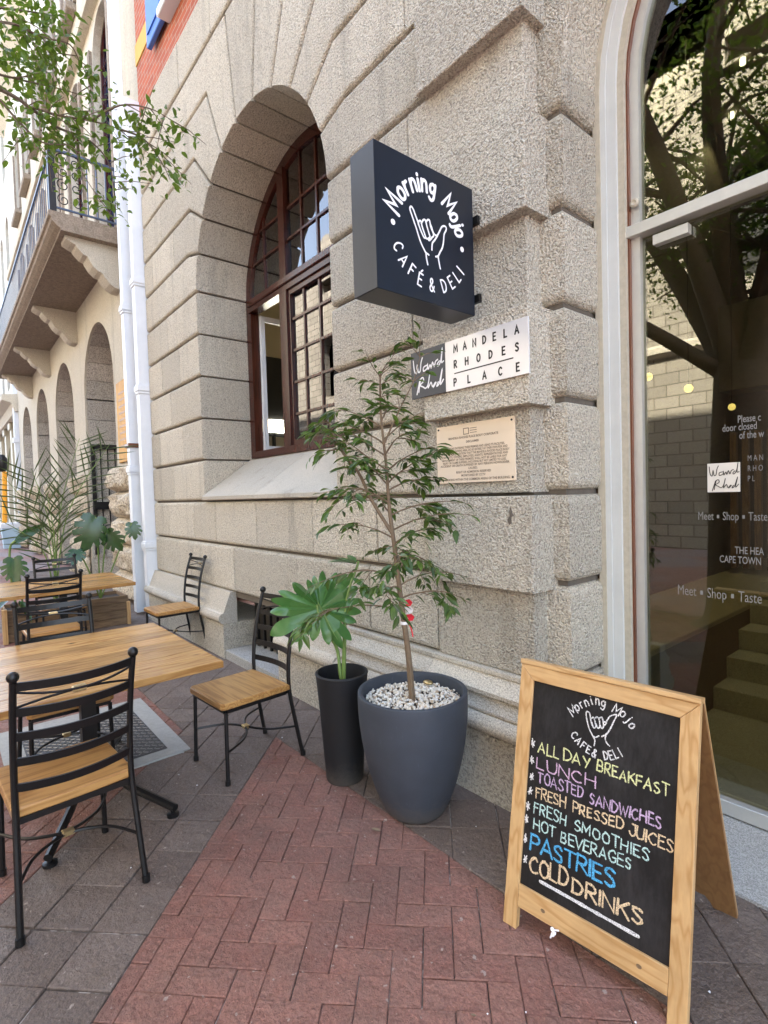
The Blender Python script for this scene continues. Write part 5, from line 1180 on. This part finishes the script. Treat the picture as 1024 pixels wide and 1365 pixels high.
def stile(name, s0, s1, t0, t1, mat_, mit=0):
    m = MB(); d0, d1 = -.026, .0
    if not mit: slab(m, s0, s1, t0, t1, d0, d1)
    else:
        q = {'L': [(s0, t0), (s1, t0), (s1, t1 - (s1-s0)), (s0, t1)], 'R': [(s0, t0), (s1, t0), (s1, t1), (s0, t1 - (s1-s0))], 'T': [(s0 + (t1-t0), t0), (s1 - (t1-t0), t0), (s1, t1), (s0, t1)]}[mit]
        bv = .0018; q = inset(q, [.0004]*4); qi = inset([tuple(v) for v in q], [bv]*4)
        m.rings([[Bo + Wd*v.x + Up*v.y + Nf*d for v in qq] for qq, d in ((qi, d0), (q, d0 + bv), (q, d1 - bv), (qi, d1))])
    o = m.build(name, mat_, SB); return o
WI = .618
stile('frame_stile', 0, .055, 0, .945, 'board_wood_v', 'L'); stile('frame_stile', WI - .055, WI, 0, .945, 'board_wood_v', 'R'); stile('frame_rail', 0, WI, .890, .945, 'board_wood_h', 'T')
stile('frame_rail', .0555, WI - .0555, .080, .158, 'board_wood_h')
m = MB(); slab(m, .05, WI - .05, .15, .895, -.022, -.010, bev=.0005); BBp = m.build('blackboard', 'blackboard', SB)
m = MB(); m.box(0, 1, 0, 1, 0, 1); m = MB(); slab(m, -.002, WI + .002, .9455, .962, -.040, .004); m.build('top_batten', 'board_wood_h', SB)
Vb = (Vector((-.035, .41, 0)) + Vector((0, 0, -.945))).normalized(); Ob = Bo + Up*.945 - Nf*.034; Nk = Wd.cross(Vb).normalized()
Lb = Ob.z/(-Vb.z) 
def backp(q, mat_, name, d0, d1):
    m = MB(); m.rings([[Ob + Wd*x + Vb*y + Nk*d for x, y in q] for d in (d0, d1)]); m.build(name, mat_, SB)
s1_ = WI
backp([(0, 0), (s1_, 0), (s1_, Lb), (s1_ - .075, Lb), (s1_ - .085, Lb - .03), (s1_ - .10, Lb - .055), (.10, Lb - .055), (.085, Lb - .03), (.075, Lb), (0, Lb)], 'hardboard', 'back_panel', -.006, .006)
backp([(s1_ - .022, 0), (s1_, 0), (s1_, Lb - .002), (s1_ - .022, Lb - .002)], 'board_wood_v', 'back_edge', .0065, .012)
for c, k in (((.155, .115), 1), ((.48, .118), 2)):
    m = MB(); p0 = Bo + Wd*c[0] + Up*c[1]
    m.add([p0 + Wd*r_*math.cos(a*.785) + Up*r_*.75*math.sin(a*.785) + Nf*.0006 for r_ in (.009,) for a in range(8)], [tuple(range(8))]); m.build('knot', 'crate_wood', SB)
m = MB(); p0 = Bo + Wd*.20 + Up*.078 + Nf*.006
for k in range(3): m.ball(p0 + Vector((rnd.uniform(-.004, .004), 0, -.009*k)), .007, 8)
m.tube([p0, p0 + Wd*.02 + Up*.008], .003, 5); m.tube([p0, p0 - Wd*.008 - Up*.03], .003, 5); m.build('string_knot', 'tape_white', SB)
OBd = Bo - Nf*.010
def cb(): return Board(OBd, Wd, Up, Nf, .0006)
J_ = .0016
lines = {'yellow': [('ALL', .091, .638, .080, .036, .002), ('DAY', .190, .640, .097, .036, .002), ('BREAKFAST', .312, .644, .226, .033, -.002)], 'pink': [('LUNCH', .089, .578, .220, .036, .009)],
 'lilac': [('TOASTED', .096, .531, .174, .036, .007), ('SANDWICHES', .293, .530, .228, .034, .011)], 'peach': [('FRESH', .094, .477, .113, .036, .006), ('PRESSED', .235, .480, .173, .032, .012), ('JUICES', .429, .484, .128, .032, .001), ('COLD', .089, .214, .144, .055, .018), ('DRINKS', .251, .222, .230, .047, .012)],
 'mint': [('FRESH', .089, .422, .126, .037, .004), ('SMOOTHIES', .247, .425, .243, .034, .005), ('HOT', .092, .365, .085, .036, .006), ('BEVERAGES', .200, .365, .239, .034, .016)], 'blue': [('PASTRIES', .086, .291, .304, .053, .011)]}
for col, ws in lines.items():
    b = None
    for tx, x, y, wd, h, dy in ws:
        if b is None or abs(y - ly) > .03:
            if b: b.build('chalk_line', 'chalk_' + col, BBp)
            b = cb()
        ly = y; b.word(tx, x, y, wd, h, .0078 if tx in ('COLD', 'DRINKS', 'PASTRIES') else .0049, dy, J_, .2 if h < .04 else .14, 0, .30)
    b.build('chalk_line', 'chalk_' + col, BBp)
b = cb()
for x, y in ((.074, .661), (.073, .600), (.072, .544), (.070, .492), (.069, .435), (.065, .387), (.066, .318), (.069, .250)): b.glyph('*', x - .010, y - .016, .032, .0045, .62, rnd.uniform(-.3, .3), .002)
b.stroke([(.133, .200), (.25, .199), (.36, .1975), (.470, .1965)], .011, True, .2)
CH = [[(.297,.723),(.298,.742),(.289,.755),(.274,.779),(.263,.814),(.264,.829),(.274,.827),(.279,.809),(.285,.789)],[(.283,.812),(.288,.816),(.294,.807),(.298,.786),(.29,.783),(.285,.798)],[(.296,.817),(.302,.821),(.31,.811),(.312,.79),(.305,.785),(.299,.797)],[(.31,.82),(.317,.824),(.322,.815),(.325,.794),(.319,.788),(.313,.797)],[(.324,.812),(.333,.814),(.345,.835),(.364,.846),(.366,.841),(.356,.815),(.348,.794),(.336,.773),(.321,.761)],[(.336,.773),(.333,.759),(.339,.745),(.349,.738)],[(.289,.755),(.3,.752),(.311,.76)],[(.325,.797),(.333,.807),(.334,.815)]]
for q in CH: b.stroke(q, .0044, True, .25)
def fit(tx, P, h, w_, sx):
    P = crom(P, 12); ds = [0]
    for p, q in zip(P, P[1:]): ds.append(ds[-1] + math.hypot(q[0]-p[0], q[1]-p[1]))
    tot = ds[-1]; n = len(tx)
    for i, ch in enumerate(tx):
        dd = tot*(i + .5)/n; k = max(j for j in range(len(ds)-1) if ds[j] <= dd); t = (dd - ds[k])/max(1e-9, ds[k+1]-ds[k])
        x, y = P[k][0] + (P[k+1][0]-P[k][0])*t, P[k][1] + (P[k+1][1]-P[k][1])*t; a = math.atan2(P[k+1][1]-P[k][1], P[k+1][0]-P[k][0]); wd = GL[ch][0]*h*sx
        hh = h/2 if ch.isupper() or ch == '&' else h*.3
        b.glyph(ch, x - math.cos(a)*wd/2 + math.sin(a)*hh, y - math.sin(a)*wd/2 - math.cos(a)*hh, h, w_, sx, a, .0008, 0, .15)
fit('Morning', [(.205,.812),(.233,.838),(.262,.859),(.294,.872),(.330,.868)], .034, .0042, .85); fit('Mojo', [(.358,.868),(.385,.855),(.408,.836),(.424,.815)], .034, .0042, .85)
fit('CAFE&', [(.216,.744),(.240,.724),(.266,.708),(.310,.696)], .026, .0042, .8); fit('DELI', [(.330,.700),(.358,.711),(.392,.734)], .026, .0042, .8)
b.build('chalk_emblem', 'chalk_white', BBp)
# smudges of old chalk
tn = NT('chalk_dust'); nz = tn.noise(tn.pos(True), 90, 4, .7); tn.set(Base_Color=(.05, .049, .05), Roughness=.9); M['chalk_dust'] = tn.m

# ------------------------------------------------------------------ street trees
BR = {
 'b1': [(-4.21,0.40,4.27),(-4.21,0.50,4.25),(-4.22,0.58,4.22),(-4.22,0.64,4.20),(-4.23,0.72,4.17),(-4.22,0.83,4.16),(-4.25,0.92,4.17),(-4.31,1.03,4.13),(-4.35,1.08,4.03),(-4.45,1.12,3.83)],
 'b2': [(-4.21,0.58,4.23),(-4.11,0.71,4.18),(-3.98,0.87,4.14),(-3.86,1.00,4.08),(-3.86,1.11,4.03),(-3.86,1.23,3.98)],
 'b3': [(-4.01,0.40,4.55),(-4.00,0.48,4.57),(-3.99,0.57,4.56),(-3.98,0.65,4.56),(-4.03,0.78,4.62),(-4.07,0.85,4.55),(-4.11,0.94,4.46),(-4.15,1.00,4.40)],
 'b4': [(-4.07,0.39,4.11),(-4.10,0.46,4.06),(-4.12,0.55,4.00),(-4.12,0.63,3.97),(-4.09,0.78,3.99),(-4.14,0.84,3.87),(-4.19,0.96,3.73)],
 'b5': [(-3.98,0.87,4.14),(-3.71,0.99,4.14),(-3.57,1.13,4.10),(-3.55,1.25,4.07)],
 'b6': [(-3.86,1.00,4.08),(-3.75,1.13,4.01),(-3.69,1.22,3.87),(-3.72,1.29,3.78)],
 'b7': [(-4.49,0.44,4.75),(-4.49,0.57,4.73),(-4.54,0.71,4.81)],
 'b8': [(-4.13,0.42,4.73),(-4.09,0.57,4.76),(-4.05,0.71,4.78)],
 'b9': [(-4.42,0.43,4.50),(-4.39,0.59,4.51),(-4.35,0.77,4.52),(-4.32,0.95,4.52)]}
def street_tree(label, base, fork, limbs, crown_n, seed, extra=None, rr=.40, leafL=.075, crown=(4.2, 3.2, 2.2), cz0=6.6, floor=4.4, avoid=None):
    global rnd
    keep = rnd; rnd = random.Random(seed)
    T = thing('street_tree', label, 'tree', base, 'street trees along the kerb'); bx_, by_, _ = base; fx, fy, fz = fork
    m = MB(); P = crom([(bx_, by_, -.05), (bx_ + .02, by_, .25), (bx_ + (fx-bx_)*.4, by_ + (fy-by_)*.4, fz*.5), fork], 5)
    m.tube(P, [rr*(1.55 - .0*k) if k == 0 else rr*(1.0 + .5*math.exp(-k*.45)) - rr*.12*k/len(P) for k in range(len(P))], 14); m.build('trunk', 'bark', T, smooth=60)
    lm, lv = MB(), MB(); tips = []
    for e in limbs:
        e = Vector(e); f = Vector(fork); d = e - f; mid = f + d*.5 + Vector((rnd.gauss(0, .15), rnd.gauss(0, .15), .18*d.length)); Pq = crom([tuple(f - Vector((0, 0, .25))), tuple(mid), tuple(e)], 6); r0 = rr*.48
        lm.tube(Pq, [r0*(1 - .72*k/(len(Pq)-1)) for k in range(len(Pq))], 9)
        for k in range(4, len(Pq)):
            for _ in range(2):
                q = Vector(Pq[k]); dv = Vector((rnd.gauss(0, 1), rnd.gauss(0, 1), rnd.gauss(.25, .5))).normalized()*rnd.uniform(.7, 1.6)
                if avoid and avoid(q + dv): continue
                lm.tube([q, q + dv*.5 + Vector((0, 0, .08)), q + dv], [.035, .022, .008], 5); tips.append((q + dv*.4, q + dv))
    for a, b_ in tips:
        for _ in range(int(crown_n/len(tips))):
            c = a.lerp(b_, rnd.random()) + Vector((rnd.gauss(0, .26), rnd.gauss(0, .26), rnd.gauss(0, .22)))
            if c.z < floor or (avoid and avoid(c)): continue
            d = Vector((rnd.gauss(0, 1), rnd.gauss(0, 1), rnd.gauss(-.25, .5))); lv.leaf(c, d, (rnd.gauss(0, .5), rnd.gauss(0, .5), 1), leafL*rnd.uniform(.7, 1.4), leafL*.55, .12, .2, 1)
    if extra: extra(lm, lv)
    lm.build('limbs', 'bark', T, smooth=60); lv.build('crown', 'street_leaf', T); rnd = keep
    return T
def overhang(lm, lv):
    lm.tube(crom([(-1.97, -1.22, 2.7), (-3.0, -.75, 3.6), (-3.9, .05, 4.2), (-4.21, .40, 4.27)], 5), [.09 - .0045*k for k in range(16)], 8)
    for k in ('b3', 'b4', 'b7', 'b8', 'b9'): lm.tube(crom([(-3.9, .05, 4.2), tuple((Vector((-3.9, .05, 4.2)) + Vector(BR[k][0]))/2 + Vector((0, -.03, 0))), BR[k][0]], 4), [.014 - .0007*j for j in range(9)], 5)
    def lf_(c, up=.0):
        d = Vector((rnd.gauss(0, .8), rnd.gauss(0, .8), rnd.gauss(-.45 + up, .5))); L_ = rnd.uniform(.038, .068); lv.leaf(c, d, (rnd.gauss(0, .6), rnd.gauss(0, .6), 1), L_, L_*rnd.uniform(.48, .62), .12, .25, 2)
    for k, P in BR.items():
        Q = crom(P, 5); n = len(Q); r0 = .013 if k == 'b1' else .008
        lm.tube(Q, [r0*(1 - .8*j/(n-1)) for j in range(n)], 6); dens = {'b5': 3, 'b6': 3, 'b2': 4, 'b7': 26, 'b8': 22, 'b9': 5, 'b3': 4}.get(k, 3)
        for j in range(2, n):
            for _ in range(dens if j > n*.2 else dens//2 + 1):
                q = Vector(Q[j]); 
                c = q + Vector((rnd.gauss(0, .075), rnd.gauss(0, .075), rnd.gauss(-.05, .075)))
                lf_(c)
            if rnd.random() < .42 and k not in ('b7', 'b8'):
                d = Vector((rnd.gauss(0, .6), rnd.gauss(.2, .6), rnd.gauss(-.35, .4))).normalized()*rnd.uniform(.12, .34); q = Vector(Q[j]); lm.tube([q, q + d*.5 + Vector((0, 0, .015)), q + d], [.0035, .0028, .0015], 4)
                for t in range(6): lf_(q + d*(.25 + .75*t/6) + Vector((rnd.gauss(0, .022), rnd.gauss(0, .022), rnd.gauss(-.012, .022))))
avoid_view = lambda c: (c.y > .02 + .0*c.x - .0 and c.x < -2.0) or (c.y > -.2 and c.z < 7.0) or c.y > 1.6
street_tree('big street tree mirrored in the door glass, one leafy branch hanging in at upper left', (-2.05, -1.30, 0), (-1.95, -1.25, 2.9), [(-4.6, -2.4, 6.2), (-1.0, -2.2, 5.6), (-2.8, -3.6, 6.4), (-.2, -.9, 6.9), (-3.6, -.8, 7.2), (.6, -2.6, 6.0), (-1.9, -1.4, 7.6), (-.6, -2.6, 4.6), (-3.0, -2.8, 4.8), (-1.2, -3.4, 5.2)], 17000, 5, overhang, .30, floor=2.9, avoid=avoid_view)
street_tree('street tree further along the kerb behind the viewer', (2.2, -3.6, 0), (2.2, -3.5, 3.2), [(1.2, -3.8, 6.2), (4.8, -3.0, 6.3), (2.6, -4.9, 6.5), (3.2, -1.9, 6.8), (2.2, -3.0, 7.4)], 3600, 8, None, .34, avoid=avoid_view)
street_tree('street tree across the pavement from the arcade', (-9.5, -3.4, 0), (-9.5, -3.3, 3.2), [(-11.2, -4.0, 6.2), (-8.0, -4.2, 6.3), (-9.9, -4.9, 6.5), (-9.2, -2.6, 6.8), (-10.2, -3.0, 7.4)], 3200, 9, None, .32, .085, avoid=avoid_view)
T = thing('far_tree', 'bright yellow green tree closing the end of the street', 'tree', (-62, 4.2, 0)); m, lv = MB(), MB(); m.tube([(-62, 4.2, 0), (-62, 4.2, 5)], [.4, .2], 8)
rf = random.Random(3)
for k in range(3000):
    c = Vector((rf.gauss(0, 1), rf.gauss(0, 1), rf.gauss(0, 1))).normalized()*rf.random()**.4; lv.leaf((-62 + c.x*4, 3.6 + c.y*5, 7.6 + c.z*4.6), (rf.gauss(0, 1), rf.gauss(0, 1), rf.gauss(0, 1)), (0, 0, 1), .5, .3, .1, .1, 1)
m.build('trunk', 'bark', T); lv.build('crown', 'far_leaf', T)

# ------------------------------------------------------------------ litter on the paving
lt = MB()
for x, y, s in ((-1.93, 1.53, .05), (-2.62, .86, .018), (-1.72, 1.66, .018), (-1.05, 1.18, .02), (-2.05, 1.05, .014), (-2.4, .6, .012), (-2.9, 1.5, .02)):
    o = MB(); a = rnd.uniform(0, 6.28); o.leaf((x, y, .008), (math.cos(a), math.sin(a), .12), (.2, 0, 1), s, s*.45, .2, -.2, 2); tag(o.build('fallen_leaf', 'fallen' if False else 'young_bark'), 'small dry leaf lying on the paving', 'leaf', 'dry leaves on the paving')
o = MB()
for k in range(50):
    x, y = rnd.uniform(-3.4, .4), rnd.uniform(-.4, 2.05); s = rnd.uniform(.0015, .0045); o.add([(x - s, y - s*.6, .0035), (x + s, y - s, .0035), (x + s*.5, y + s, .0035), (x, y, .0035 + s*1.2)], [(0, 1, 3), (1, 2, 3), (2, 0, 3)])
tag(o.build('grit', 'sign_white'), kind='stuff')
